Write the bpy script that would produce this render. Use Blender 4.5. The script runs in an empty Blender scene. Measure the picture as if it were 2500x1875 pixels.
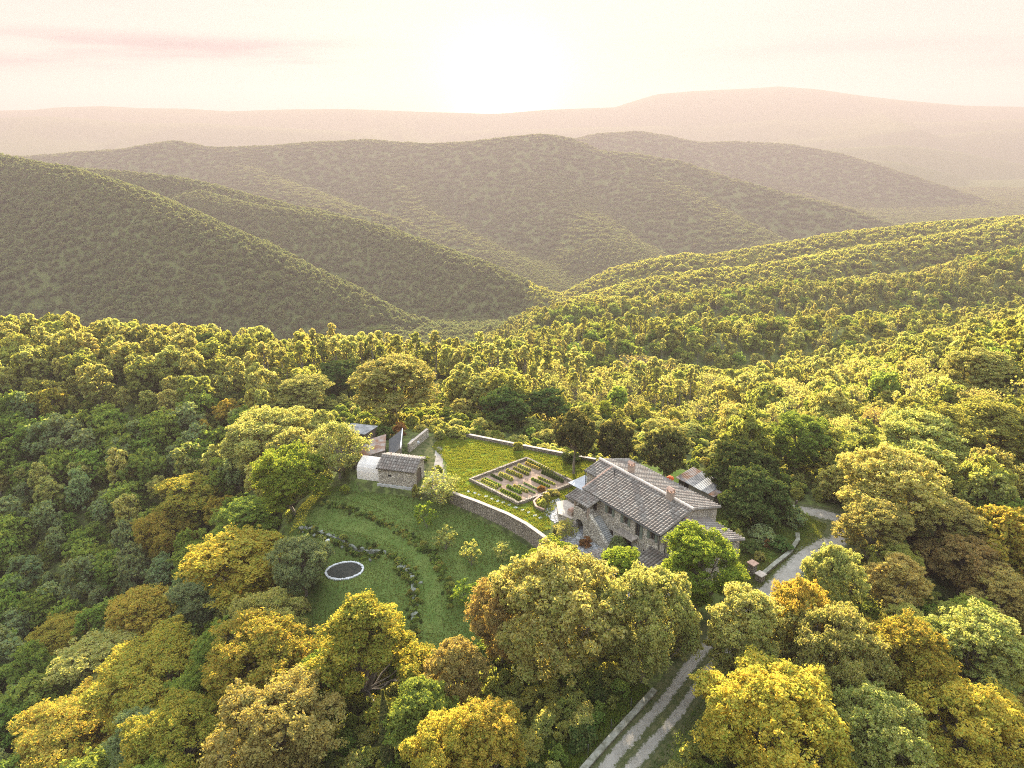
import bpy, bmesh, math, random
import numpy as np
from mathutils import Vector, Matrix
R = math.radians
PI = math.pi
scene = bpy.context.scene
C = scene.collection
rng = np.random.default_rng(11)

# ------------------------------------------------------------------ camera
F = 1735.0; PITCH = R(21.0); HC = 60.6
cam = bpy.data.cameras.new('camera'); camo = bpy.data.objects.new('camera', cam); C.objects.link(camo)
cam.sensor_width = 36.0; cam.lens = 36.0 * F / 2500.0
cam.clip_start = 0.5; cam.clip_end = 60000
camo.location = (0, 0, HC); camo.rotation_euler = (R(90) - PITCH, 0, 0)
scene.camera = camo

# ------------------------------------------------------------------ light
SUN_EL = R(15.5); SUN_AZ = R(-0.7)            # azimuth from +Y towards +X
sd = Vector((math.sin(SUN_AZ) * math.cos(SUN_EL), math.cos(SUN_AZ) * math.cos(SUN_EL), math.sin(SUN_EL)))
sl = bpy.data.lights.new('sun', 'SUN'); sl.energy = 5.0; sl.angle = R(0.6); sl.color = (1.0, 0.87, 0.70)
so = bpy.data.objects.new('sun', sl); C.objects.link(so)
so.rotation_euler = sd.to_track_quat('Z', 'Y').to_euler()

world = bpy.data.worlds.new("World"); scene.world = world; world.use_nodes = True
wt = world.node_tree; wt.nodes.clear()
def N(t, typ, **kw):
    n = t.nodes.new(typ)
    for k, v in kw.items():
        if k == 'inp':
            for kk, vv in v.items(): n.inputs[kk].default_value = vv
        else: setattr(n, k, v)
    return n
def M(t, op, a, b=None, c=None, clamp=False):
    n = t.nodes.new('ShaderNodeMath'); n.operation = op; n.use_clamp = clamp
    for i, q in enumerate((a, b, c)):
        if q is None: continue
        if isinstance(q, (int, float)): n.inputs[i].default_value = q
        else: t.links.new(q, n.inputs[i])
    return n.outputs[0]
def MR(t, x, a, b, c=0.0, d=1.0, smooth=True):
    n = t.nodes.new('ShaderNodeMapRange'); n.interpolation_type = 'SMOOTHSTEP' if smooth else 'LINEAR'
    t.links.new(x, n.inputs[0])
    for i, q in enumerate((a, b, c, d)): n.inputs[i + 1].default_value = q
    return n.outputs[0]
def MIX(t, f, a, b, mode='MIX'):
    n = t.nodes.new('ShaderNodeMix'); n.data_type = 'RGBA'; n.blend_type = mode
    for idx, q in ((0, f), (6, a), (7, b)):
        if isinstance(q, (int, float)): n.inputs[idx].default_value = q
        elif isinstance(q, tuple): n.inputs[idx].default_value = (q + (1.0,))[:4]
        else: t.links.new(q, n.inputs[idx])
    return n.outputs[2]
tc = N(wt, 'ShaderNodeTexCoord'); sep = N(wt, 'ShaderNodeSeparateXYZ')
nrm = N(wt, 'ShaderNodeVectorMath', operation='NORMALIZE'); wt.links.new(tc.outputs['Generated'], nrm.inputs[0])
wt.links.new(nrm.outputs[0], sep.inputs[0])
dz = sep.outputs['Z']; dx = sep.outputs['X']; dy = sep.outputs['Y']
GL = Vector((math.sin(SUN_AZ), math.cos(SUN_AZ), math.sin(R(0.2)))).normalized()
dot = N(wt, 'ShaderNodeVectorMath', operation='DOT_PRODUCT'); wt.links.new(nrm.outputs[0], dot.inputs[0]); dot.inputs[1].default_value = GL
dp = M(wt, 'MAXIMUM', dot.outputs['Value'], 0.0)
warm = MIX(wt, MR(wt, dz, 0.0, 0.22), (0.214, 0.174, 0.152), (0.216, 0.196, 0.176))
sky = N(wt, 'ShaderNodeTexSky', sky_type='NISHITA', sun_disc=False, sun_elevation=SUN_EL, sun_rotation=SUN_AZ, dust_density=2.0)
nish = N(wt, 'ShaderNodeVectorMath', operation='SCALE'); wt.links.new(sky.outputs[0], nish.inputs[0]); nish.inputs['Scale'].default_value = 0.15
over = N(wt, 'ShaderNodeVectorMath', operation='ADD'); wt.links.new(nish.outputs[0], over.inputs[0]); over.inputs[1].default_value = (0.46, 0.48, 0.46)  # unseen upper sky raised above natural brightness, added as fill for shaded ground
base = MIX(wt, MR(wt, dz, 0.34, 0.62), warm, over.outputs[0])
g1 = M(wt, 'POWER', dp, 36.0); g2 = M(wt, 'POWER', dp, 520.0)
base = MIX(wt, M(wt, 'MULTIPLY', g1, 0.75), base, (0.205, 0.186, 0.155))
def addc(a, f, col):
    n = N(wt, 'ShaderNodeVectorMath', operation='SCALE'); n.inputs[0].default_value = col; wt.links.new(f, n.inputs['Scale'])
    m = N(wt, 'ShaderNodeVectorMath', operation='ADD'); wt.links.new(a, m.inputs[0]); wt.links.new(n.outputs[0], m.inputs[1]); return m.outputs[0]
base = addc(base, g1, (0.05, 0.045, 0.03))
base = addc(base, g2, (0.6, 0.5, 0.34))
# thin streaks of cloud
cmb = N(wt, 'ShaderNodeCombineXYZ')
wt.links.new(M(wt, 'MULTIPLY', M(wt, 'ARCTAN2', dx, dy), 1.6), cmb.inputs[0]); wt.links.new(M(wt, 'MULTIPLY', dz, 17.0), cmb.inputs[1])
cn = N(wt, 'ShaderNodeTexNoise', inp={'Scale': 1.9, 'Detail': 6.0, 'Roughness': 0.55}); wt.links.new(cmb.outputs[0], cn.inputs['Vector'])
cl = MR(wt, cn.outputs[0], 0.38, 0.62)
band = M(wt, 'MULTIPLY', MR(wt, dz, 0.034, 0.052), MR(wt, dz, 0.092, 0.070)); side = M(wt, 'ADD', MR(wt, dx, -0.05, -0.25), M(wt, 'MULTIPLY', MR(wt, dx, 0.05, 0.2), 0.3)); cl = M(wt, 'MULTIPLY', cl, M(wt, 'ADD', M(wt, 'MULTIPLY', band, side), M(wt, 'MULTIPLY', MR(wt, dz, 0.08, 0.12), 0.12)))
cl = M(wt, 'MULTIPLY', cl, M(wt, 'SUBTRACT', 1.0, M(wt, 'MULTIPLY', g1, 0.8)))
base = MIX(wt, M(wt, 'MULTIPLY', cl, 0.9), base, (0.125, 0.095, 0.098))
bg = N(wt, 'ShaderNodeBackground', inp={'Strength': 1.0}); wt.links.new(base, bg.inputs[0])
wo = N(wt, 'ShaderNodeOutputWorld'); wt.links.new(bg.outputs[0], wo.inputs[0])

scene.view_settings.view_transform = 'Standard'; scene.view_settings.look = 'None'
scene.view_settings.exposure = 2.34; scene.view_settings.gamma = 1.0
scene.view_settings.use_curve_mapping = False
cy = scene.cycles
cy.max_bounces = 5; cy.diffuse_bounces = 2; cy.glossy_bounces = 1; cy.transmission_bounces = 3
cy.volume_bounces = 1; cy.transparent_max_bounces = 4; cy.sample_clamp_indirect = 4.0
cy.use_denoising = False; cy.caustics_reflective = False; cy.caustics_refractive = False
cy.use_fast_gi = False
cy.pixel_filter_type = 'BLACKMAN_HARRIS'; cy.filter_width = 1.05

# ------------------------------------------------------------------ picture-to-ground helpers (used to read off real positions)
def raydir(u, v):
    cx = (u - 1250) / F; c = (937.5 - v) / F
    return cx, math.cos(PITCH) + c * math.sin(PITCH), -math.sin(PITCH) + c * math.cos(PITCH)
def at(u, v, z=0.0):
    d = raydir(u, v); k = (z - HC) / d[2]
    return (d[0] * k, d[1] * k, z)
def aty(u, v, y):
    d = raydir(u, v); k = y / d[1]
    return (d[0] * k, y, HC + d[2] * k)
def proj(x, y, z):
    d = y * math.cos(PITCH) - (z - HC) * math.sin(PITCH); c = y * math.sin(PITCH) + (z - HC) * math.cos(PITCH)
    return 1250 + F * x / d, 937.5 - F * c / d

# ------------------------------------------------------------------ terrain
def sm(e0, e1, x):
    t = np.clip((x - e0) / (e1 - e0), 0, 1); return t * t * (3 - 2 * t)
def seg_dist(x, y, P):
    """distance to polyline P (n,2+) and param-interpolated value of the third column"""
    best = np.full(x.shape, 1e18); val = np.zeros(x.shape); arc = np.zeros(x.shape); acc = 0.0; seg_dist.arc = arc
    for i in range(len(P) - 1):
        ax, ay = P[i][0], P[i][1]; bx, by = P[i + 1][0], P[i + 1][1]
        L2 = (bx - ax) ** 2 + (by - ay) ** 2 + 1e-9
        t = np.clip(((x - ax) * (bx - ax) + (y - ay) * (by - ay)) / L2, 0, 1)
        d = (x - ax - t * (bx - ax)) ** 2 + (y - ay - t * (by - ay)) ** 2
        m = d < best; best = np.where(m, d, best); L_ = math.sqrt(L2); arc = np.where(m, acc + t * L_, arc); acc += L_; seg_dist.arc = arc
        if len(P[i]) > 2: val = np.where(m, P[i][2] + t * (P[i + 1][2] - P[i][2]), val)
    return np.sqrt(best), val
def inside(x, y, poly):
    x = np.asarray(x, float); y = np.asarray(y, float); r = np.zeros(x.shape, bool); j = len(poly) - 1
    for i in range(len(poly)):
        xi, yi = poly[i][:2]; xj, yj = poly[j][:2]
        c = ((yi > y) != (yj > y)) & (x < (xj - xi) * (y - yi) / (yj - yi + 1e-12) + xi)
        r ^= c; j = i
    return r
def vnoise(x, y, seed=0):
    xi = np.floor(x).astype(np.int64); yi = np.floor(y).astype(np.int64); fx = x - xi; fy = y - yi
    fx = fx * fx * (3 - 2 * fx); fy = fy * fy * (3 - 2 * fy)
    def h(a, b):
        n = (a * 374761393 + b * 668265263 + seed * 1442695041) & 0x7fffffff
        n = ((n ^ (n >> 13)) * 1274126177) & 0x7fffffff
        return ((n ^ (n >> 16)) & 0xffff) / 65535.0
    return (h(xi, yi) * (1 - fx) + h(xi + 1, yi) * fx) * (1 - fy) + (h(xi, yi + 1) * (1 - fx) + h(xi + 1, yi + 1) * fx) * fy
def fbm(x, y, o=4, seed=0):
    a = 0.5; s = 0
    for i in range(o): s = s + a * (vnoise(x, y, seed + i) - 0.5); x = x * 2.03 + 7.1; y = y * 2.03 + 3.3; a *= 0.5
    return s

WALL_LINE = [(-11.5, 107.0), (-10.5, 106.2), (-5.5, 102.8), (-0.8, 99.2), (2.3, 96.1), (4.2, 93.5), (6.6, 90.1)]
YARD = WALL_LINE + [(9, 84), (13, 77), (20, 73), (28, 74), (34, 80), (42, 86), (47, 92), (48, 100), (44, 106), (38, 110), (30, 116),
        (14, 119.2), (10, 119.8), (-14, 130.9), (-22, 131), (-33, 131), (-33, 121), (-29, 112.5), (-27.6, 110.6), (-23.4, 109.4), (-17, 107.7)]
NEAR = [(-20, 106, -1.9), (-27, 109, -2.0), (-11, 104.5, -2.5), (-5, 100.5, -3.0), (2, 94, -3.5), (5, 90, -3.4), (8, 84, -2.2), (14, 75, -1.2),
        (-15, 97, -4.3), (-25, 97, -6.0), (-10, 88, -6.6), (-1, 87, -4.9), (-20, 86, -8.2), (-34, 101, -6.3), (-36, 110, -4.5), (-7, 94, -4.6),
        (0, 60, -4), (-10, 55, -6), (-25, 56, -10), (-42, 62, -17), (10, 70, -2.2), (0, 75, -5.5), (-20, 72, -10.5), (-32, 82, -12),
        (28, 72, -1), (21, 67, -1.5), (10, 54, -2), (3, 45, -3), (16, 50, -2.6), (28, 58, -1.8), (40, 66, -2), (55, 70, -4), (40, 80, -0.4), (50, 90, -.6), (55, 98, -0.4), (60, 110, -2),
        (0, 20, -10), (-40, 20, -30), (40, 20, -12), (70, 40, -14), (0, -60, -60), (90, -40, -60), (-90, -40, -90),
        (-55, 75, -30), (-62, 95, -34), (-70, 115, -36), (-65, 130, -29), (-75, 150, -26), (-100, 185, -17), (-150, 170, -26), (-120, 130, -40), (-110, 90, -48), (-80, 60, -42), (-170, 120, -60),
        (-45, 120, -11), (-40, 130, -8), (-50, 150, -11), (-60, 180, -14), (-90, 220, -17), (-150, 228, -16), (-200, 235, -17), (-45, 215, -17), (-70, 205, -16),
        (0, 140, -4.0), (-15, 140, -2.5), (-30, 140, -4), (15, 130, -3.5), (30, 122, -2), (20, 160, -9), (0, 175, -13), (-20, 195, -17), (0, 215, -20), (25, 205, -23), (-25, 165, -11),
        (45, 125, -3), (60, 125, -4), (50, 150, -10), (45, 180, -20), (75, 110, -1), (80, 140, -6), (100, 110, 5), (90, 90, 1), (75, 75, -6), (110, 140, 2), (120, 165, 0), (140, 185, -1), (160, 160, 8),
        (80, 180, -18), (110, 200, -18), (150, 225, -16), (70, 215, -31), (130, 240, -29), (40, 250, -40), (0, 250, -38), (-50, 250, -34), (-100, 262, -32), (-170, 275, -32),
        (0, 320, -80), (-60, 330, -80), (-150, 350, -85), (-260, 340, -75), (-260, 200, -60), (60, 300, -62), (0, 420, -130), (-150, 450, -130), (220, 240, -10), (250, 150, 20), (230, 60, 0)]
_P = np.array(NEAR, float); _c = 4.0
_K = np.sqrt((_P[:, None, 0] - _P[None, :, 0]) ** 2 + (_P[:, None, 1] - _P[None, :, 1]) ** 2 + _c * _c)
_A = np.block([[_K - 0.0 * np.eye(len(_P)), np.ones((len(_P), 1))], [np.ones((1, len(_P))), np.zeros((1, 1))]])
_W = np.linalg.solve(_A, np.append(_P[:, 2], 0))
def near_h(x, y):
    s = np.full(x.shape, _W[-1])
    for i in range(len(_P)): s = s + _W[i] * np.sqrt((x - _P[i, 0]) ** 2 + (y - _P[i, 1]) ** 2 + _c * _c)
    return s
def RG(lst, drop, k, r):
    return ([(lambda p: (p[0], p[1], p[2] - drop))(aty(u, v, y if y < 3000 else 3000 + (y - 3000) * .5)) for u, v, y in lst], k, r)
RIDGES = [
 RG([(1290, 868, 275), (1435, 812, 300), (1611, 792, 315), (1905, 790, 320), (2082, 775, 325), (2200, 780, 330), (2500, 778, 345), (2800, 740, 360)], 7, .30, 14),
 RG([(1330, 800, 440), (1394, 751, 450), (1470, 742, 460), (1670, 728, 470), (1846, 706, 480), (1982, 691, 490), (2199, 688, 495), (2317, 670, 500), (2500, 617, 520), (2900, 540, 560)], 7, .34, 18),
 RG([(1300, 790, 640), (1420, 735, 650), (1530, 705, 660), (1630, 680, 670), (1750, 664, 680), (1950, 640, 700), (2150, 600, 730), (2400, 560, 760), (2600, 530, 790)], 6, .30, 20),
 RG([(1380, 720, 900), (1500, 655, 900), (1605, 634, 890), (1682, 622, 880), (1740, 630, 880), (1905, 600, 890), (2050, 572, 900), (2250, 548, 910), (2500, 530, 930), (2900, 500, 960)], 6, .32, 25),
 RG([(-400, 330, 1000), (-150, 350, 980), (0, 383, 950), (130, 402, 900), (260, 442, 850), (400, 502, 800), (520, 552, 760), (590, 583, 740), (700, 640, 720), (850, 705, 700), (980, 775, 690)], 5, .52, 22),
 RG([(0, 420, 1250), (190, 413, 1220), (300, 418, 1210), (420, 432, 1200), (550, 462, 1170), (700, 502, 1130), (820, 525, 1100), (920, 552, 1080)], 5, .50, 25),
 RG([(480, 470, 1120), (560, 492, 1080), (700, 512, 1050), (850, 535, 1010), (1000, 582, 960), (1100, 622, 920), (1180, 650, 880), (1290, 700, 840), (1370, 735, 800)], 5, .45, 22),
 RG([(-400, 370, 2300), (60, 382, 2250), (180, 372, 2250), (300, 364, 2230), (420, 343, 2220), (520, 360, 2220), (620, 360, 2220), (760, 347, 2200), (900, 341, 2200), (1020, 353, 2180), (1150, 346, 2150), (1250, 333, 2120), (1330, 328, 2100), (1400, 340, 2080),
     (1450, 366, 2050), (1530, 377, 2000), (1650, 392, 1950), (1740, 424, 1880), (1900, 468, 1780), (2050, 505, 1700), (2170, 550, 1600), (2250, 590, 1500)], 4, .42, 40),
 RG([(1340, 338, 2150), (1330, 420, 1900), (1400, 500, 1650), (1480, 570, 1400), (1560, 630, 1250)], 4, .42, 40),
 RG([(1000, 353, 2200), (960, 420, 1950), (1010, 500, 1700), (1120, 570, 1480), (1250, 640, 1280), (1330, 700, 1100)], 6, .42, 40),
 RG([(620, 360, 2230), (600, 400, 2050), (680, 440, 1850), (800, 490, 1600), (900, 520, 1450)], 6, .42, 40),
 RG([(1540, 380, 2000), (1640, 450, 1750), (1750, 520, 1550), (1850, 570, 1400), (1930, 610, 1280)], 6, .42, 40),
 RG([(1400, 342, 2900), (1460, 329, 2900), (1560, 323, 2900), (1640, 336, 2900), (1700, 351, 2900), (1800, 348, 2880), (1920, 354, 2850), (2050, 378, 2750), (2200, 424, 2600), (2350, 475, 2450), (2450, 525, 2300), (2600, 580, 2200)], 0, .40, 50),
 RG([(1700, 352, 2900), (1830, 420, 2600), (1960, 470, 2350), (2080, 520, 2100)], 6, .40, 40),
 RG([(1950, 372, 3800), (2090, 388, 3700), (2200, 396, 3650), (2320, 424, 3500), (2450, 480, 3300), (2700, 560, 3000)], 0, .33, 60),
 RG([(1900, 368, 4900), (2060, 362, 4800), (2200, 354, 4800), (2350, 372, 4700), (2500, 402, 4500), (2800, 440, 4300)], 0, .30, 70),
 RG([(1850, 352, 6300), (1960, 345, 6300), (2100, 331, 6200), (2250, 336, 6200), (2400, 320, 6200), (2500, 314, 6200), (2900, 300, 6200)], 0, .25, 90),
 RG([(1100, 322, 8200), (1400, 312, 8000), (1700, 306, 7800), (1900, 292, 7600), (2100, 306, 7500), (2300, 298, 7500), (2500, 290, 7500), (3000, 270, 7500)], 0, .16, 120),
 RG([(1150, 288, 9800), (1240, 276, 9700), (1330, 268, 9600), (1500, 262, 9500), (1570, 240, 9500), (1610, 229, 9500), (1700, 222, 9500), (1830, 216, 9500), (1900, 211, 9500), (1990, 218, 9500), (2100, 234, 9500), (2200, 245, 9500), (2350, 258, 9500), (2500, 261, 9500), (3000, 270, 9500)], 0, .16, 150),
 RG([(-500, 262, 9300), (0, 270, 9300), (90, 268, 9300), (150, 262, 9300), (250, 259, 9300), (340, 264, 9300), (450, 265, 9300), (560, 272, 9300), (700, 267, 9300), (850, 266, 9300), (1000, 272, 9400), (1200, 278, 9600)], 0, .14, 150),
 RG([(-500, 290, 7200), (0, 288, 7200), (100, 284, 7200), (200, 289, 7200), (330, 302, 7200), (480, 300, 7200), (600, 308, 7200), (800, 318, 7200)], 0, .12, 120),
]
def ground_h(x, y):
    x = np.asarray(x, float); y = np.asarray(y, float)
    rr = np.hypot(x, y)
    near = near_h(x, y)
    near = near * 1.0
    nn = near + 1.6 * fbm(x / 22, y / 22, 3, 5) * sm(140, 180, rr)
    blend = sm(330, 430, rr)
    base = -100 - 120 * sm(300, 1200, rr) - 30 * sm(1500, 6000, rr)
    g = nn * (1 - blend) + base * blend
    g = np.where(y < -50, np.minimum(g, -60), g)
    for P, k, r in RIDGES:
        xs = [p[0] for p in P]; ys = [p[1] for p in P]; pad = 900 if ys[0] > 600 else 350
        m = (x > min(xs) - pad * 3) & (x < max(xs) + pad * 3) & (y > min(ys) - pad * 2) & (y < max(ys) + pad * 4)
        if not m.any(): continue
        d, zc = seg_dist(x[m], y[m], P)
        nz = fbm(x[m] / (r * 7), y[m] / (r * 7), 4, 31)
        amp = sm(r * .8, r * 5, d)
        arc = seg_dist.arc; lam = max(r * 4.2, 70.0); wv = vnoise(arc / lam + 1.1 * fbm(x[m] / (lam * 1.5), y[m] / (lam * 1.5), 3, 9), arc * 0 + zc[0] * 0, int(r)) ; wv2 = np.abs(2 * wv - 1)
        wv3 = np.abs(2 * vnoise(arc / (lam * .45) + .8 * fbm(x[m] / lam, y[m] / lam, 3, 19), d / (lam * 3), 5) - 1)
        gul = (np.minimum(d, lam * 2.2) * .30 * wv2 + np.minimum(d, lam) * .14 * wv3) * amp
        zr = -gul + zc - k * (np.sqrt(d * d + r * r) - r) * (1 + 0.9 * nz * amp) + nz * r * .8 * amp
        gm = g[m]
        e = 3.0 if r < 30 else 8.0
        dd = np.clip((zr - gm) / e, -30, 30)
        g[m] = np.where(dd > 20, zr, np.where(dd < -20, gm, gm + e * np.log1p(np.exp(dd))))
    # yard plateau behind the retaining wall
    mk = (np.abs(x) < 90) & (y > 50) & (y < 150)
    if mk.any():
        xx = x[mk]; yy = y[mk]
        d, _ = seg_dist(xx, yy, YARD + YARD[:1])
        s = np.where(inside(xx, yy, YARD), d, -d)
        f = sm(-0.5, 0.35, s)
        # stepped banks of the orchard
        o = g[mk]; bank, _ = seg_dist(xx, yy, BANK1)
        o = o + 0.9 * np.exp(-(bank / 2.4) ** 2)
        bank, _ = seg_dist(xx, yy, BANK2)
        o = o + 0.7 * np.exp(-(bank / 2.2) ** 2)
        dp_ = np.hypot(xx - PONDC[0], yy - PONDC[1]); fp = 1 - sm(3.6, 6.0, dp_); o = o * (1 - fp) + PONDC[2] * fp
        g[mk] = o * (1 - f)
    return g
PONDC = (-26.3, 93.7, -6.9)
BANK1 = [(-36, 104), (-30.3, 100.3), (-24, 98), (-18.2, 94.5), (-15.2, 90.5), (-14.2, 86.0), (-13.6, 80)]
BANK2 = [(-33, 108), (-25, 104), (-18, 99.5), (-12.5, 95), (-9.8, 90.5), (-8.8, 85)]
def gz(x, y): return float(ground_h(np.array([float(x)]), np.array([float(y)]))[0])
def on_ground(u, v, h=0.0, y0=30, y1=900):
    """first point of the ray through (u, v) that lies h above the ground"""
    d = raydir(u, v); ys = np.concatenate([np.arange(y0, 260, .25), np.arange(260, y1, 2.0)]); k = ys / d[1]
    xs = d[0] * k; zs = HC + d[2] * k; g = ground_h(xs, ys)
    i = int(np.argmax(zs < g + h)); return xs[i], ys[i], g[i]

# ------------------------------------------------------------------ object helpers
def tag(o, label=None, cat=None, group=None, kind=None):
    if label: o['label'] = label
    if cat: o['category'] = cat
    if group: o['group'] = group
    if kind: o['kind'] = kind
    return o
def empty(name, loc=(0, 0, 0), rz=0.0):
    o = bpy.data.objects.new(name, None); C.objects.link(o); o.location = loc; o.rotation_euler = (0, 0, rz); o.empty_display_size = 0.5; return o
def np_mesh(name, V, quads=None, tris=None, mats=(), mat_idx=None, smooth=False, attrs=None):
    me = bpy.data.meshes.new(name); V = np.asarray(V, np.float32); nv = len(V)
    q = np.zeros((0, 4), np.int32) if quads is None else np.asarray(quads, np.int32)
    t = np.zeros((0, 3), np.int32) if tris is None else np.asarray(tris, np.int32)
    me.vertices.add(nv); me.vertices.foreach_set('co', V.ravel())
    me.loops.add(len(q) * 4 + len(t) * 3); me.loops.foreach_set('vertex_index', np.concatenate([q.ravel(), t.ravel()]))
    me.polygons.add(len(q) + len(t))
    tot = np.concatenate([np.full(len(q), 4), np.full(len(t), 3)]).astype(np.int32)
    me.polygons.foreach_set('loop_start', np.concatenate([[0], np.cumsum(tot)[:-1]]).astype(np.int32))
    me.polygons.foreach_set('loop_total', tot)
    if mat_idx is not None: me.polygons.foreach_set('material_index', np.asarray(mat_idx, np.int32))
    me.polygons.foreach_set('use_smooth', np.full(len(tot), smooth))
    for m in mats: me.materials.append(m)
    for k, a in (attrs or {}).items():
        at_ = me.attributes.new(k, 'FLOAT', 'POINT'); at_.data.foreach_set('value', np.asarray(a, np.float32))
    me.update(); me.validate(); return me
def link(name, me, parent=None, loc=None):
    o = bpy.data.objects.new(name, me); C.objects.link(o)
    if parent: o.parent = parent
    if loc is not None: o.location = loc
    return o
class MB:
    """collects simple shapes and links them as one mesh object"""
    def __init__(s): s.v = []; s.f = []
    def add(s, vs, fs):
        b = len(s.v); s.v += [tuple(p) for p in vs]; s.f += [tuple(b + i for i in f) for f in fs]; return s
    def box(s, x0, x1, y0, y1, z0, z1):
        return s.add([(x, y, z) for z in (z0, z1) for x, y in ((x0, y0), (x1, y0), (x1, y1), (x0, y1))],
                     [(3, 2, 1, 0), (4, 5, 6, 7), (0, 1, 5, 4), (1, 2, 6, 5), (2, 3, 7, 6), (3, 0, 4, 7)])
    def bar(s, p, q, w, h=None):
        h = h or w; p = Vector(p); q = Vector(q); d = (q - p).normalized()
        u = d.cross(Vector((0, 0, 1))) if abs(d.z) < .95 else Vector((1, 0, 0)); u.normalize(); n = u.cross(d)
        u = u * w / 2; n = n * h / 2
        return s.add([p - u - n, p + u - n, p + u + n, p - u + n, q - u - n, q + u - n, q + u + n, q - u + n],
                     [(0, 1, 2, 3), (7, 6, 5, 4), (4, 5, 1, 0), (5, 6, 2, 1), (6, 7, 3, 2), (7, 4, 0, 3)])
    def prism(s, poly, z0, z1):
        n = len(poly); z0 = z0 if hasattr(z0, '__len__') else [z0] * n; z1 = z1 if hasattr(z1, '__len__') else [z1] * n
        return s.add([(p[0], p[1], z) for p, z in zip(poly, z0)] + [(p[0], p[1], z) for p, z in zip(poly, z1)],
                     [tuple(range(n))[::-1], tuple(range(n, 2 * n))] + [(i, (i + 1) % n, n + (i + 1) % n, n + i) for i in range(n)])
    def tube(s, pts, rad, k=8):
        b = len(s.v); n = len(pts)
        for i, p in enumerate(pts):
            p = Vector(p); d = Vector(pts[min(i + 1, n - 1)]) - Vector(pts[max(i - 1, 0)]); d.normalize()
            u = d.cross(Vector((0.13, 0.27, 1))) if abs(d.z) < .97 else Vector((1, 0, 0)); u.normalize(); w = d.cross(u)
            r = rad[i] if hasattr(rad, '__len__') else rad
            for j in range(k): s.v.append(tuple(p + (u * math.cos(2 * PI * j / k) + w * math.sin(2 * PI * j / k)) * r))
        for i in range(n - 1):
            for j in range(k): s.f.append((b + i * k + j, b + i * k + (j + 1) % k, b + (i + 1) * k + (j + 1) % k, b + (i + 1) * k + j))
        s.f.append(tuple(b + j for j in range(k))[::-1]); s.f.append(tuple(b + (n - 1) * k + j for j in range(k))); return s
    def mesh(s, name, mat, smooth=False):
        me = bpy.data.meshes.new(name); me.from_pydata(s.v, [], s.f)
        bm = bmesh.new(); bm.from_mesh(me); bmesh.ops.recalc_face_normals(bm, faces=bm.faces); bm.to_mesh(me); bm.free()
        me.materials.append(mat)
        if smooth: me.polygons.foreach_set('use_smooth', [True] * len(me.polygons))
        return me
    def build(s, name, mat, parent=None, smooth=False): return link(name, s.mesh(name, mat, smooth), parent)

# ------------------------------------------------------------------ materials
def newmat(name):
    m = bpy.data.materials.new(name); m.use_nodes = True; t = m.node_tree; t.nodes.clear()
    out = N(t, 'ShaderNodeOutputMaterial'); return m, t, out
def leafmat(name, a, b, c, trans=0.5, tcol=(2.1, 1.75, 0.8), var=.40):
    """leaf colour runs a..b with the tree, c on odd leaves"""
    m, t, out = newmat(name)
    oi = N(t, 'ShaderNodeObjectInfo'); at_ = N(t, 'ShaderNodeAttribute', attribute_name='tint')
    geo = N(t, 'ShaderNodeNewGeometry'); nz = N(t, 'ShaderNodeTexNoise', inp={'Scale': 0.16, 'Detail': 2.0}); t.links.new(geo.outputs['Position'], nz.inputs['Vector'])
    col = MIX(t, oi.outputs['Random'], a, b)
    col = MIX(t, M(t, 'MULTIPLY', MR(t, nz.outputs[0], .35, .65), 0.5), col, b)
    nz3 = N(t, 'ShaderNodeTexNoise', inp={'Scale': 0.75, 'Detail': 3.0}); t.links.new(geo.outputs['Position'], nz3.inputs['Vector'])
    col = MIX(t, M(t, 'MULTIPLY', MR(t, nz3.outputs[0], .42, .6), 0.45), col, tuple(q * f for q, f in zip(b, (.62, .85, .8))))
    col = MIX(t, MR(t, at_.outputs['Fac'], 0.45, 1.0, smooth=False), col, c)
    hsv = N(t, 'ShaderNodeHueSaturation'); t.links.new(col, hsv.inputs['Color'])
    t.links.new(M(t, 'MULTIPLY_ADD', M(t, 'FRACT', M(t, 'MULTIPLY', oi.outputs['Random'], 17.3)), var, 1.0 - var / 2), hsv.inputs['Value'])
    t.links.new(M(t, 'MULTIPLY_ADD', M(t, 'FRACT', M(t, 'MULTIPLY', oi.outputs['Random'], 7.7)), 0.035, 0.4825), hsv.inputs['Hue'])
    df = N(t, 'ShaderNodeBsdfDiffuse'); tr = N(t, 'ShaderNodeBsdfTranslucent')
    t.links.new(hsv.outputs[0], df.inputs[0]); t.links.new(MIX(t, 1.0, hsv.outputs[0], tcol, 'MULTIPLY'), tr.inputs[0])
    mx = N(t, 'ShaderNodeMixShader', inp={0: trans}); t.links.new(df.outputs[0], mx.inputs[1]); t.links.new(tr.outputs[0], mx.inputs[2])
    t.links.new(mx.outputs[0], out.inputs[0]); return m
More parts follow.
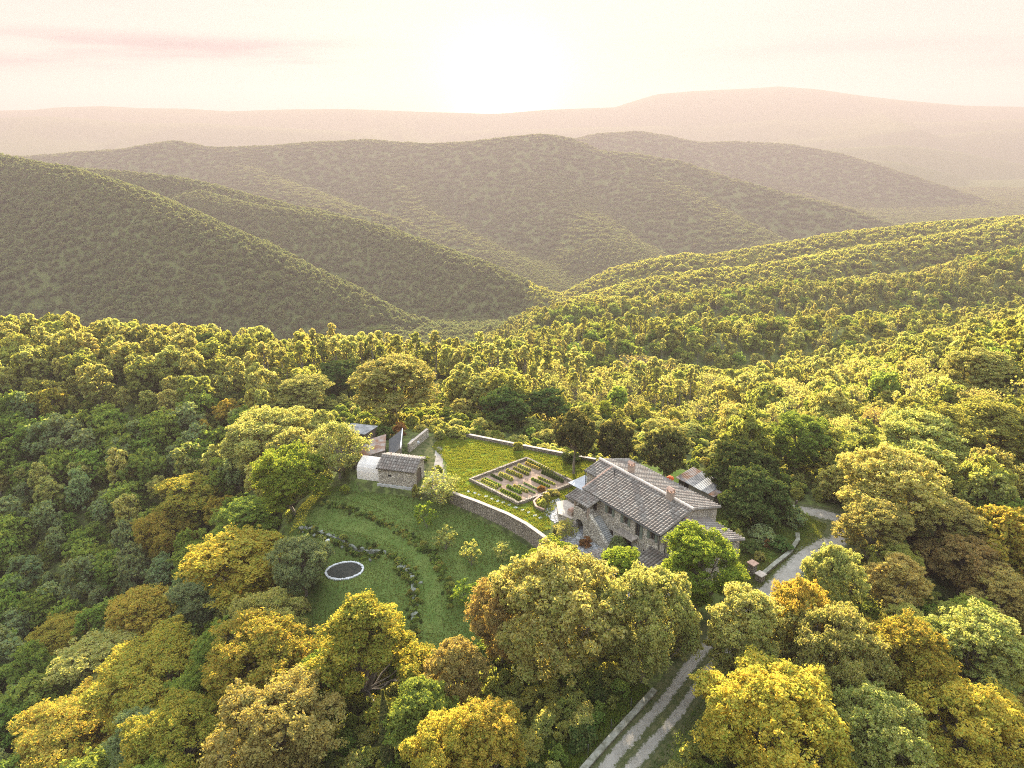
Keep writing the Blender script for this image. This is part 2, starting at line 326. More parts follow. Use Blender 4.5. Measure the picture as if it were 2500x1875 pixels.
def surf(name, a, b, scale=1.0, detail=6.0, rough=0.9, bump=0.0, bscale=None, extra=None, coord='Object', lo=.35, hi=.65):
    m, t, out = newmat(name); tcn = N(t, 'ShaderNodeTexCoord')
    vec = N(t, 'ShaderNodeNewGeometry').outputs['Position'] if coord == 'World' else tcn.outputs[coord]
    nz = N(t, 'ShaderNodeTexNoise', inp={'Scale': scale, 'Detail': detail, 'Roughness': .62}); t.links.new(vec, nz.inputs['Vector'])
    col = MIX(t, MR(t, nz.outputs[0], lo, hi), a, b)
    if extra: col = extra(t, vec, col)
    bs = N(t, 'ShaderNodeBsdfPrincipled', inp={'Roughness': rough}); t.links.new(col, bs.inputs['Base Color']); bs.inputs['Specular IOR Level'].default_value = 0.0 if coord == 'World' or 'sheet' in name or name == 'dark_metal' else 0.25
    if bump:
        n2 = N(t, 'ShaderNodeTexNoise', inp={'Scale': bscale or scale * 4, 'Detail': 4.0}); t.links.new(vec, n2.inputs['Vector'])
        bp = N(t, 'ShaderNodeBump', inp={'Strength': 1.0, 'Distance': bump}); t.links.new(n2.outputs[0], bp.inputs['Height']); t.links.new(bp.outputs[0], bs.inputs['Normal'])
    t.links.new(bs.outputs[0], out.inputs[0]); return m
def stonemat(name, a, b, mortar, scale=2.6, flat=1.6):
    m, t, out = newmat(name); tcn = N(t, 'ShaderNodeTexCoord')
    mp = N(t, 'ShaderNodeMapping'); mp.inputs['Scale'].default_value = (scale, scale, scale * flat); t.links.new(tcn.outputs['Object'], mp.inputs[0])
    v1 = N(t, 'ShaderNodeTexVoronoi', feature='F1'); v1.inputs['Scale'].default_value = 1.0; t.links.new(mp.outputs[0], v1.inputs['Vector'])
    v2 = N(t, 'ShaderNodeTexVoronoi', feature='DISTANCE_TO_EDGE'); v2.inputs['Scale'].default_value = 1.0; t.links.new(mp.outputs[0], v2.inputs['Vector'])
    sc = N(t, 'ShaderNodeSeparateColor'); t.links.new(v1.outputs['Color'], sc.inputs[0])
    col = MIX(t, sc.outputs[0], a, b)
    nz = N(t, 'ShaderNodeTexNoise', inp={'Scale': 0.5, 'Detail': 4.0}); t.links.new(tcn.outputs['Object'], nz.inputs['Vector'])
    col = MIX(t, M(t, 'MULTIPLY', MR(t, nz.outputs[0], .4, .7), .5), col, mortar)
    e = MR(t, v2.outputs['Distance'], 0.02, 0.12)
    col = MIX(t, e, mortar, col)
    bs = N(t, 'ShaderNodeBsdfPrincipled', inp={'Roughness': .95}); bs.inputs['Specular IOR Level'].default_value = 0.15; t.links.new(col, bs.inputs['Base Color'])
    bp = N(t, 'ShaderNodeBump', inp={'Strength': 1.0, 'Distance': 0.08}); t.links.new(M(t, 'ADD', e, M(t, 'MULTIPLY', sc.outputs[1], .6)), bp.inputs['Height']); t.links.new(bp.outputs[0], bs.inputs['Normal'])
    t.links.new(bs.outputs[0], out.inputs[0]); return m
def tilemat(name, cols, pitch=0.4, course=0.5):
    m, t, out = newmat(name); at_ = N(t, 'ShaderNodeAttribute', attribute_name='tint')
    cr = N(t, 'ShaderNodeValToRGB'); t.links.new(at_.outputs['Fac'], cr.inputs[0]); cr.color_ramp.interpolation = 'LINEAR'
    el = cr.color_ramp.elements
    while len(el) < len(cols): el.new(0.5)
    for i, c in enumerate(cols): el[i].position = i / (len(cols) - 1); el[i].color = c + (1,)
    tcn = N(t, 'ShaderNodeTexCoord'); nz = N(t, 'ShaderNodeTexNoise', inp={'Scale': 1.6, 'Detail': 7.0}); t.links.new(tcn.outputs['Object'], nz.inputs['Vector'])
    col = MIX(t, M(t, 'MULTIPLY', MR(t, nz.outputs[0], .54, .70), .4), cr.outputs[0], (0.24, 0.235, 0.20))
    nz2 = N(t, 'ShaderNodeTexNoise', inp={'Scale': 7.0, 'Detail': 3.0}); t.links.new(tcn.outputs['Object'], nz2.inputs['Vector'])
    col = MIX(t, M(t, 'MULTIPLY', MR(t, nz2.outputs[0], .55, .62), .5), col, (0.09, 0.085, 0.075))
    bs = N(t, 'ShaderNodeBsdfPrincipled', inp={'Roughness': .75}); bs.inputs['Specular IOR Level'].default_value = 0.35; t.links.new(col, bs.inputs['Base Color']); t.links.new(bs.outputs[0], out.inputs[0]); return m

MAT = {}
G = leafmat
MAT['gold'] = G('golden_leaves', (0.31, 0.285, 0.05), (0.25, 0.27, 0.05), (0.40, 0.33, 0.07), .55, (2.0, 1.45, 0.8))
MAT['pale'] = G('pale_leaves', (0.29, 0.30, 0.09), (0.24, 0.265, 0.075), (0.38, 0.37, 0.15), .55, (2.0, 1.6, 0.9))
MAT['green'] = G('green_leaves', (0.115, 0.17, 0.04), (0.155, 0.21, 0.045), (0.22, 0.26, 0.06), .5)
MAT['teal'] = G('greygreen_leaves', (0.135, 0.18, 0.08), (0.165, 0.21, 0.09), (0.23, 0.26, 0.13), .45)
MAT['wood'] = G('woodland_leaves', (0.165, 0.195, 0.052), (0.225, 0.24, 0.065), (0.28, 0.28, 0.09), .55)
MAT['dark'] = G('dark_leaves', (0.035, 0.06, 0.018), (0.055, 0.085, 0.022), (0.11, 0.12, 0.035), .25)
MAT['brown'] = G('brown_leaves', (0.25, 0.205, 0.075), (0.28, 0.235, 0.08), (0.36, 0.29, 0.11), .5)
MAT['rust'] = G('rust_leaves', (0.19, 0.095, 0.04), (0.18, 0.11, 0.045), (0.27, 0.13, 0.055), .45)
MAT['bright'] = G('bright_green_leaves', (0.12, 0.19, 0.03), (0.16, 0.21, 0.035), (0.23, 0.26, 0.05), .55)
MAT['pine'] = G('pine_needles', (0.05, 0.065, 0.022), (0.065, 0.075, 0.028), (0.20, 0.17, 0.06), .42)
MAT['far'] = G('distant_leaves', (0.11, 0.132, 0.052), (0.138, 0.156, 0.058), (0.17, 0.182, 0.072), .45, (1.6, 1.45, 1.0), var=.16)
MAT['bark'] = surf('bark', (0.10, 0.08, 0.06), (0.20, 0.17, 0.13), 3.0, bump=.02)
MAT['palebark'] = surf('pale_bark', (0.17, 0.14, 0.11), (0.28, 0.25, 0.2), 3.0, bump=.02)
def gextra(t, vec, col):
    n = N(t, 'ShaderNodeTexNoise', inp={'Scale': 0.9, 'Detail': 6.0}); t.links.new(vec, n.inputs['Vector'])
    return MIX(t, MR(t, n.outputs[0], .45, .62), col, (0.10, 0.12, 0.035))
MAT['ground'] = surf('woodland_floor', (0.045, 0.055, 0.02), (0.075, 0.08, 0.03), 0.06, 8.0, bump=.25, bscale=1.2, extra=gextra, coord='World')
def lextra(t, vec, col):
    mp = N(t, 'ShaderNodeMapping'); mp.inputs['Scale'].default_value = (0.55, 2.0, 1); t.links.new(vec, mp.inputs[0])
    n = N(t, 'ShaderNodeTexNoise', inp={'Scale': 1.0, 'Detail': 5.0}); t.links.new(mp.outputs[0], n.inputs['Vector'])
    return MIX(t, MR(t, n.outputs[0], .42, .62), col, (0.16, 0.19, 0.02))
MAT['lawn'] = surf('lawn_grass', (0.065, 0.11, 0.016), (0.11, 0.14, 0.024), 0.25, 6.0, bump=.12, bscale=3.0, extra=lextra, coord='World')
MAT['meadow'] = surf('meadow_grass', (0.062, 0.095, 0.023), (0.09, 0.12, 0.032), 0.22, 7.0, bump=.10, bscale=3.5, coord='World')
MAT['blade'] = G('grass_blades', (0.10, 0.155, 0.02), (0.135, 0.17, 0.025), (0.20, 0.20, 0.035), .5, (1.6, 1.4, .7))
MAT['mblade'] = G('meadow_blades', (0.085, 0.12, 0.026), (0.11, 0.135, 0.035), (0.15, 0.165, 0.045), .45)
MAT['gravel'] = surf('gravel', (0.15, 0.135, 0.115), (0.25, 0.225, 0.195), 0.8, 9.0, bump=.03, bscale=14, coord='World')
def texra(t, vec, col):
    a_ = N(t, 'ShaderNodeAttribute', attribute_name='tint'); n = N(t, 'ShaderNodeTexNoise', inp={'Scale': 2.6, 'Detail': 7.0, 'Roughness': .7}); t.links.new(vec, n.inputs['Vector'])
    f = MR(t, M(t, 'ADD', a_.outputs['Fac'], M(t, 'MULTIPLY', M(t, 'SUBTRACT', n.outputs[0], .5), 1.7)), .52, .82)
    n2 = N(t, 'ShaderNodeTexNoise', inp={'Scale': 11.0, 'Detail': 3.0}); t.links.new(vec, n2.inputs['Vector'])
    return MIX(t, f, MIX(t, MR(t, n2.outputs[0], .3, .7), col, (0.25, 0.23, 0.20)), (0.06, 0.065, 0.028))
MAT['track'] = surf('track_gravel', (0.135, 0.118, 0.092), (0.245, 0.218, 0.18), 0.9, 9.0, bump=.04, bscale=12, extra=texra, coord='World')
MAT['mosscap'] = surf('mossy_coping', (0.10, 0.095, 0.065), (0.22, 0.21, 0.17), 1.3, 8.0)
MAT['verge'] = surf('road_verge', (0.045, 0.055, 0.02), (0.09, 0.085, 0.04), 1.2, 8.0, bump=.05, bscale=8, coord='World')
MAT['paving'] = stonemat('stone_paving', (0.26, 0.26, 0.27), (0.36, 0.35, 0.34), (0.16, 0.16, 0.15), 1.3, 1.0)
MAT['soil'] = surf('garden_soil', (0.17, 0.12, 0.085), (0.28, 0.20, 0.15), 1.1, 8.0, bump=.06, bscale=6, coord='World')
MAT['stone'] = stonemat('rubble_stone', (0.34, 0.29, 0.22), (0.60, 0.53, 0.43), (0.24, 0.21, 0.17), 2.6, 1.6)
MAT['stonew'] = stonemat('wall_stone', (0.20, 0.165, 0.125), (0.36, 0.30, 0.23), (0.12, 0.10, 0.075), 2.4, 1.7)
MAT['cap'] = surf('wall_coping', (0.24, 0.20, 0.16), (0.36, 0.30, 0.25), 2.0, bump=.01)
MAT['rock'] = surf('rock', (0.07, 0.08, 0.05), (0.19, 0.19, 0.165), 3.0, bump=.05)
MAT['whitestone'] = surf('white_stones', (0.28, 0.285, 0.28), (0.46, 0.455, 0.45), 3.0, bump=.03)
MAT['tile'] = tilemat('roof_tiles', [(0.105, 0.088, 0.073), (0.122, 0.10, 0.082), (0.145, 0.112, 0.090), (0.13, 0.112, 0.094), (0.19, 0.163, 0.137)])
MAT['brick'] = surf('chimney_brick', (0.23, 0.165, 0.13), (0.34, 0.27, 0.215), 5.0, bump=.02)
MAT['darkwood'] = surf('dark_wood', (0.06, 0.045, 0.035), (0.11, 0.085, 0.06), 4.0)
MAT['boards'] = surf('weathered_boards', (0.10, 0.09, 0.07), (0.19, 0.165, 0.13), 4.0, bump=.02)
MAT['shutter'] = surf('grey_green_shutter', (0.10, 0.12, 0.095), (0.14, 0.155, 0.12), 5.0, rough=.7)
MAT['glass'] = surf('window_glass', (0.02, 0.022, 0.025), (0.03, 0.03, 0.035), 2.0, rough=.08)
MAT['metal'] = surf('dark_metal', (0.05, 0.05, 0.052), (0.09, 0.085, 0.08), 5.0, rough=.5)
MAT['sheet'] = surf('grey_sheet', (0.12, 0.12, 0.12), (0.24, 0.23, 0.22), 1.2, 8.0, rough=.6)
MAT['rusty'] = surf('rusty_sheet', (0.24, 0.21, 0.19), (0.17, 0.095, 0.06), 0.7, 8.0, rough=.7)
MAT['concrete'] = surf('concrete', (0.26, 0.255, 0.24), (0.36, 0.345, 0.32), 1.5, 8.0)
MAT['canvas'] = surf('grey_canvas', (0.30, 0.30, 0.31), (0.38, 0.38, 0.385), 1.0, rough=.9)
MAT['dark'+'void'] = surf('interior_shade', (0.012, 0.011, 0.01), (0.02, 0.018, 0.015), 2.0)
MAT['terracotta'] = surf('terracotta', (0.27, 0.165, 0.12), (0.36, 0.235, 0.175), 4.0)
MAT['tarp'] = surf('blue_tarp', (0.03, 0.16, 0.24), (0.06, 0.24, 0.33), 3.0, rough=.5)
MAT['water'] = surf('pond_bed_mud', (0.014, 0.016, 0.012), (0.03, 0.03, 0.022), 1.5, rough=.9)
MAT['white'] = surf('sunlit_edge_white', (0.55, 0.54, 0.52), (0.68, 0.67, 0.65), 2.0)
MAT['orange'] = surf('orange_cloth', (0.65, 0.10, 0.03), (0.75, 0.16, 0.05), 3.0)
m_, t_, o_ = newmat('white_plastic_film'); a_ = N(t_, 'ShaderNodeBsdfDiffuse', inp={0: (.74, .70, .66, 1)}); b_ = N(t_, 'ShaderNodeBsdfTranslucent', inp={0: (.85, .80, .74, 1)}); x_ = N(t_, 'ShaderNodeMixShader', inp={0: .55})
t_.links.new(a_.outputs[0], x_.inputs[1]); t_.links.new(b_.outputs[0], x_.inputs[2]); t_.links.new(x_.outputs[0], o_.inputs[0]); MAT['film'] = m_

# ------------------------------------------------------------------ ground sheet
az = np.concatenate([np.linspace(-180, -52, 40)[:-1], np.linspace(-52, -42, 40)[:-1], np.linspace(-42, 42, 760)[:-1], np.linspace(42, 52, 40)[:-1], np.linspace(52, 180, 40)])
rad = np.concatenate([np.linspace(0.5, 45, 30)[:-1], np.arange(45, 135, .4), np.exp(np.linspace(np.log(135), np.log(7800), 390))])
AZ, RD = np.meshgrid(np.radians(az), rad)
gx = RD * np.sin(AZ); gy = RD * np.cos(AZ); gzv = ground_h(gx, gy)
far = sm(450, 900, RD)
bmp = np.maximum(vnoise(gx / 9, gy / 9, 70), vnoise(gx / 9 + 4.5, gy / 9 + 4.5, 71))
gzv = gzv + far * (bmp - .5) * 1.5
n0, n1 = gx.shape
idx = np.arange(n0 * n1).reshape(n0, n1)
quads = np.stack([idx[:-1, :-1], idx[:-1, 1:], idx[1:, 1:], idx[1:, :-1]], -1).reshape(-1, 4)
gme = np_mesh('ground', np.stack([gx, gy, gzv], -1).reshape(-1, 3), quads, mats=[MAT['ground']], smooth=True)
ground = tag(link('ground', gme), kind='structure')

def sheet(name, poly, mat, lift, step=0.5, zfun=None, kind='structure'):
    """flat or draped sheet cut to a polygon"""
    xs = [p[0] for p in poly]; ys = [p[1] for p in poly]
    X, Y = np.meshgrid(np.arange(min(xs), max(xs) + step, step), np.arange(min(ys), max(ys) + step, step))
    Z = (ground_h(X, Y) if zfun is None else zfun(X, Y)) + lift
    keep = inside(X[:-1, :-1] + step / 2, Y[:-1, :-1] + step / 2, poly)
    idx = np.arange(X.size).reshape(X.shape)
    q = np.stack([idx[:-1, :-1], idx[:-1, 1:], idx[1:, 1:], idx[1:, :-1]], -1)[keep]
    used, inv = np.unique(q, return_inverse=True)
    V = np.stack([X, Y, Z], -1).reshape(-1, 3)[used]
    return tag(link(name, np_mesh(name, V, inv.reshape(-1, 4), mats=[mat], smooth=True)), kind=kind)
LAWN = [(-10.2, 106.0), (-5.5, 103.1), (-.8, 99.5), (2.3, 96.4), (4.2, 93.8), (6.0, 95), (6.0, 99), (8, 103), (12, 108), (16, 112), (20, 117), (9.8, 119.4), (-13.7, 130.2), (-15.5, 124), (-12, 117), (-11.5, 112)]
sheet('lawn', LAWN, MAT['lawn'], 0.03, .4)
MEADOW = [(-11, 106), (-5.7, 102.2), (-1, 98.6), (2.0, 95.5), (3.8, 93), (6.2, 89.6), (8, 84), (4, 80), (-2, 76), (-12, 74), (-20, 78), (-30, 86), (-38, 96), (-40, 108), (-36, 114), (-29, 112), (-27, 110), (-23.4, 108.8), (-17, 107.2)]
sheet('meadow', MEADOW, MAT['meadow'], 0.05, .35)

MAT['mown'] = surf('mown_grass', (0.066, 0.099, 0.024), (0.095, 0.122, 0.033), 0.5, 7.0, bump=.08, bscale=4, coord='World')
def offset(pts, d):
    out = []
    for i, p in enumerate(pts):
        a = Vector(pts[max(i - 1, 0)][:2]); b = Vector(pts[min(i + 1, len(pts) - 1)][:2]); t = (b - a).normalized(); out.append((p[0] - t.y * d, p[1] + t.x * d))
    return out
# road: a ribbon that follows the ground
def ribbon(name, pts, w, mat, lift, off=0.0, seg=1.0):
    P = [Vector((p[0], p[1])) for p in pts]; out = []
    for i in range(len(P) - 1):
        p0 = P[max(i - 1, 0)]; p1 = P[i]; p2 = P[i + 1]; p3 = P[min(i + 2, len(P) - 1)]
        n = max(2, int((p2 - p1).length / seg))
        for k in range(n):
            t = k / n; out.append(0.5 * ((2 * p1) + (-p0 + p2) * t + (2 * p0 - 5 * p1 + 4 * p2 - p3) * t * t + (-p0 + 3 * p1 - 3 * p2 + p3) * t ** 3))
    out.append(P[-1]); V = []; kk = 13
    for i, p in enumerate(out):
        d = out[min(i + 1, len(out) - 1)] - out[max(i - 1, 0)]; d.normalize(); nn = Vector((d.y, -d.x))
        ww = w * (1 + .10 * math.sin(i * .37) + .07 * math.sin(i * 1.13))
        for j in range(kk):
            q = p + nn * (off + (j / (kk - 1) - .5) * ww); V.append((q.x, q.y))
    V = np.array(V); Z = ground_h(V[:, 0], V[:, 1]) + lift
    n = len(out); idx = np.arange(n * kk).reshape(n, kk)
    q = np.stack([idx[:-1, :-1], idx[:-1, 1:], idx[1:, 1:], idx[1:, :-1]], -1).reshape(-1, 4)
    tt = np.tile(np.abs(np.linspace(-1, 1, kk)), n)
    return tag(link(name, np_mesh(name, np.column_stack([V, Z]), q, mats=[mat], smooth=True, attrs={'tint': tt})), kind='structure')
ROAD = [(-2, 38), (5, 46.5), (11.5, 54.5), (17.5, 61.0), (22.5, 67.2), (29, 74), (35.5, 80), (42.5, 87.2), (48.5, 91.5), (52.5, 95.5), (52, 98.5), (49.5, 100.3), (46, 101.3), (41, 103), (36, 106)]
ribbon('road_verge', ROAD, 6.4, MAT['verge'], 0.05)
ribbon('gravel_track', ROAD[:6], 1.7, MAT['track'], 0.075, off=-1.0)
ribbon('gravel_track', ROAD[:6], 1.5, MAT['track'], 0.075, off=1.05)
ribbon('gravel_road', ROAD[5:], 4.0, MAT['track'], 0.079)

ribbon('mown_path', offset(BANK1, 2.6), 2.5, MAT['mown'], 0.085)
ribbon('mown_path', offset(BANK2, 2.4), 1.6, MAT['mown'], 0.085)
# ------------------------------------------------------------------ haze
def haze_box():
    m, t, out = newmat('haze_air'); pv = N(t, 'ShaderNodeVolumePrincipled'); pv.inputs['Color'].default_value = (0.285, 0.243, 0.246, 1)
    pv.inputs['Density'].default_value = 2.25e-4; pv.inputs['Anisotropy'].default_value = 0.22
    t.links.new(pv.outputs[0], out.inputs['Volume'])
    z0 = float(gzv.min()) - 1.0; z1 = float(gzv.max()) + 15
    o = MB().box(-7900, 7900, -7900, 7900, z0, z1).build('haze', m)
    return tag(o, kind='stuff')
HAZE = True
if HAZE: haze_box()

# ------------------------------------------------------------------ trees
def tubes_np(paths, k=5):
    V = []; Q = []; b = 0
    ang = np.arange(k) * 2 * PI / k
    for pts, rad in paths:
        pts = np.asarray(pts, float); n = len(pts); d = np.gradient(pts, axis=0); d /= np.linalg.norm(d, axis=1, keepdims=True) + 1e-9
        u = np.cross(d, [0.31, 0.17, 0.9]); bad = np.linalg.norm(u, axis=1) < .1; u[bad] = np.cross(d[bad], [1, 0, 0]); u /= np.linalg.norm(u, axis=1, keepdims=True); w = np.cross(d, u)
        r = np.asarray(rad)[:, None, None]
        V.append((pts[:, None] + r * (u[:, None] * np.cos(ang)[None, :, None] + w[:, None] * np.sin(ang)[None, :, None])).reshape(-1, 3))
        i = np.arange(n - 1)[:, None] * k; j = np.arange(k)[None, :]; j2 = (j + 1) % k
        Q.append(np.stack([i + j, i + j2, i + k + j2, i + k + j], -1).reshape(-1, 4) + b); b += n * k
    return np.concatenate(V), np.concatenate(Q)
def curve(p, q, sag, n, r):
    t = np.linspace(0, 1, n)[:, None]; mid = (np.asarray(p) + q) / 2 + sag
    c = (1 - t) ** 2 * p + 2 * t * (1 - t) * mid + t * t * np.asarray(q)
    return c + r.normal(0, 1, c.shape) * 0.02 * np.linalg.norm(np.asarray(q) - p) * (t * (1 - t) * 4)
def leaves_np(cen, nrmv, size, r, aspect=1.6):
    n = len(cen); nn = nrmv + r.normal(0, .7, (n, 3)); nn /= np.linalg.norm(nn, axis=1, keepdims=True)
    a = np.cross(nn, r.normal(0, 1, (n, 3))); a /= np.linalg.norm(a, axis=1, keepdims=True) + 1e-9; b = np.cross(nn, a)
    s = (size * r.uniform(.65, 1.35, n))[:, None]
    V = np.stack([cen - a * s * aspect / 2, cen + b * s / 2 + nn * s * .12, cen + a * s * aspect / 2, cen - b * s / 2 + nn * s * .12], 1).reshape(-1, 3)
    return V, np.arange(4 * n).reshape(-1, 4), np.repeat(r.random(n), 4)
def crown_np(seed, Rr, z0, z1, nl, nt, nf, leaf, lobe=.40, puff=.13, cone=0.0, top=0.0):
    """lobed crown between z0 and z1; returns lobe centres, twig centres and leaves"""
    r = np.random.default_rng(seed); zc = (z0 + z1) / 2; hz = (z1 - z0) / 2
    L = []
    gold = PI * (3 - 5 ** .5)
    for i in range(nl):
        cz = 1 - 1.8 * (i + .5) / nl; cr = math.sqrt(max(0, 1 - cz * cz)); a = i * gold + r.normal(0, .35)
        rr = (1 - lobe * .95) * r.uniform(.62, 1.18)
        w = 1.0 + top * (-cz) * .5 - cone * (cz * .5 + .15)
        L.append((cr * math.cos(a) * rr * Rr * w, cr * math.sin(a) * rr * Rr * w, zc + cz * hz * (1 - lobe * .7) * r.uniform(.85, 1.1)))
    L.append((0, 0, zc + hz * .15)); L = np.array(L); LR = lobe * r.uniform(.55, 1.3, len(L))
    T = []; TL = []
    for i, c in enumerate(L):
        d = r.normal(0, 1, (nt, 3)); out = (c - np.array([0, 0, zc - hz * .3])); out /= np.linalg.norm(out) + 1e-9
        d = d / np.linalg.norm(d, axis=1, keepdims=True) + out * .55 + np.array([0, 0, .25]); d /= np.linalg.norm(d, axis=1, keepdims=True)
        rr = (r.uniform(.45, 1.05, nt) + .42 * r.random(nt) * (r.random(nt) < .34))[:, None]
        T.append(c + d * rr * LR[i] * np.array([Rr, Rr, min(hz, Rr) * 1.0])); TL.append(np.full(nt, i))
    T = np.concatenate(T); TL = np.concatenate(TL)
    dirT = T - L[TL]; dirT /= np.linalg.norm(dirT, axis=1, keepdims=True) + 1e-9
    m = nf; ps = puff * Rr * r.uniform(.4, 1.5, len(T))
    off = r.normal(0, 1, (len(T), m, 3)); off /= np.linalg.norm(off, axis=2, keepdims=True)
    off = off * (r.random((len(T), m, 1)) ** .45) * ps[:, None, None] * np.array([1, 1, .75])
    cen = (T[:, None] + off + dirT[:, None] * .2 * ps[:, None, None]).reshape(-1, 3)
    nr = (off / (ps[:, None, None] + 1e-9) * .8 + dirT[:, None] * .4).reshape(-1, 3)
    V, Q, tint = leaves_np(cen, nr, np.full(len(cen), leaf), r)
    return L, T, TL, V, Q, tint
def trunk_np(seed, L, T, TL, h0, zc, rb, ntw=0, lean=.3, k=5, fork=.35):
    r = np.random.default_rng(seed + 99); tip = np.array([r.normal(0, lean), r.normal(0, lean), zc + (L[:, 2].max() - zc) * .35])
    base = np.array([0, 0, -0.8]); tr = curve(base, tip, np.array([r.normal(0, lean), r.normal(0, lean), 0]), 8, r)
    paths = [(tr, np.linspace(rb, rb * .3, 8) * np.array([1.35, 1.1] + [1] * 6))]
    for i, c in enumerate(L):
        f = np.clip((c[2] * r.uniform(.35, .6)) / tip[2], fork, .92); p = tr[int(f * 7)]
        paths.append((curve(p, c, np.array([0, 0, -.12 * np.linalg.norm(c - p)]), 6, r), np.linspace(rb * .38, rb * .10, 6)))
        if ntw:
            ids = np.where(TL == i)[0]; ids = ids[r.permutation(len(ids))[:ntw]]
            for j in ids: paths.append((curve(c + (p - c) * r.uniform(0, .35), T[j], np.array([0, 0, -.1]), 4, r), np.linspace(rb * .11, rb * .03, 4)))
    return tubes_np(paths, k)
PROTO = {}
def proto(key, leafm, barkm, seed, Rr, z0, z1, nl, nt, nf, leaf, rb=.22, ntw=3, k=5, **kw):
    lean = kw.pop('lean', .3); fork = kw.pop('fork', .35)
    L, T, TL, V, Q, tint = crown_np(seed, Rr, z0, z1, nl, nt, nf, leaf, **kw)
    tv, tq = trunk_np(seed, L, T, TL, z0, (z0 + z1) / 2, rb, ntw, lean, k, fork)
    PROTO[key] = (np_mesh('crown', V, Q, mats=[MAT[leafm]], attrs={'tint': tint}), np_mesh('trunk', tv, tq, mats=[MAT[barkm]], smooth=True), z1, Rr, (V, Q, tint, tv, tq))
# near trees, about ten metres tall before scaling; leaves a hand wide
near_specs = [('gold', 'gold', 3), ('pale', 'pale', 3), ('green', 'green', 2), ('brown', 'brown', 2), ('teal', 'teal', 2), ('bright', 'bright', 2), ('wood', 'wood', 2)]
for key, lm, nv in near_specs:
    for i in range(nv):
        s = 40 + i * 7 + len(key) * 13
        proto(f'{key}{i}', lm, 'bark', s, (4.4, 3.9, 4.8)[i], (2.2, 2.6, 1.8)[i], (10, 10.6, 9.6)[i], (26, 22, 32)[i], 58, 44, .125, rb=.24, ntw=12, lobe=(.285, .32, .25)[i], puff=.078, cone=(.0, .25, -.1)[i])
proto('point0', 'gold', 'bark', 77, 4.3, 1.2, 11.5, 32, 66, 44, .125, rb=.26, ntw=14, lobe=.225, puff=.075, cone=1.25)
# half-distance trees
for key, lm in (('mgold', 'gold'), ('mpale', 'pale'), ('mgreen', 'green'), ('mteal', 'teal'), ('mwood', 'wood'), ('mbrown', 'brown'), ('mdark', 'dark')):
    for i in range(2):
        proto(f'{key}{i}', lm, 'bark', 140 + i * 7 + len(lm) * 5, (4.0, 3.4)[i], (2.0, 2.8)[i], (9.0, 10)[i], (21, 17)[i], 30, 24, .22, rb=.2, ntw=5, k=4, lobe=.31, puff=.095)
proto('tall0', 'wood', 'palebark', 301, 1.9, 4.6, 11.5, 9, 14, 22, .30, rb=.15, ntw=2, k=4, lobe=.45, puff=.2)
proto('tall1', 'pale', 'palebark', 302, 1.6, 5.2, 12, 8, 12, 20, .30, rb=.14, ntw=2, k=4, lobe=.45, puff=.2)
proto('pine0', 'pine', 'bark', 311, 3.9, 3.4, 8.2, 46, 34, 60, .15, rb=.3, ntw=2, lobe=.24, puff=.075, cone=.12, fork=.6)
proto('pine1', 'pine', 'bark', 315, 3.6, 2.2, 8.2, 44, 34, 56, .15, rb=.28, ntw=2, lobe=.25, puff=.075, cone=.12, fork=.5)
proto('dome0', 'dark', 'bark', 321, 3.8, 0.4, 7.0, 44, 34, 54, .15, rb=.25, ntw=2, lobe=.26, puff=.08, cone=.1)
proto('bare0', 'brown', 'bark', 331, 4.2, 2.2, 9.5, 18, 26, 5, .17, rb=.3, ntw=24, lobe=.4, puff=.10)
proto('bare1', 'pale', 'palebark', 335, 3.8, 1.6, 8.0, 16, 26, 9, .18, rb=.24, ntw=22, lobe=.4, puff=.12)
proto('thin0', 'pale', 'palebark', 338, 4.0, 1.4, 9.0, 24, 34, 16, .15, rb=.22, ntw=20, lobe=.34, puff=.11)
proto('bush0', 'wood', 'bark', 341, 1.5, -.2, 1.9, 9, 16, 26, .16, rb=.06, ntw=2, lobe=.42, puff=.17)
proto('bush1', 'green', 'bark', 342, 1.3, -.2, 2.2, 8, 16, 26, .16, rb=.06, ntw=2, lobe=.42, puff=.17)
proto('bushp', 'pale', 'bark', 343, 1.5, -.2, 1.8, 9, 16, 26, .16, rb=.06, ntw=3, lobe=.42, puff=.17)
proto('bushr', 'rust', 'bark', 344, 1.4, -.2, 1.8, 9, 16, 22, .16, rb=.06, ntw=3, lobe=.42, puff=.17)
proto('bushd', 'dark', 'bark', 345, 1.4, -.2, 1.9, 9, 16, 26, .16, rb=.06, ntw=2, lobe=.42, puff=.17)
proto('busht', 'teal', 'bark', 346, 1.5, -.2, 1.7, 9, 18, 28, .14, rb=.06, ntw=2, lobe=.42, puff=.17)
proto('fruit0', 'bright', 'bark', 351, 1.5, 0.8, 3.9, 12, 9, 16, .14, rb=.06, ntw=7, lobe=.34, puff=.13)
proto('fruit1', 'pale', 'bark', 352, 1.5, 0.5, 3.6, 12, 8, 15, .14, rb=.06, ntw=7, lobe=.34, puff=.12)
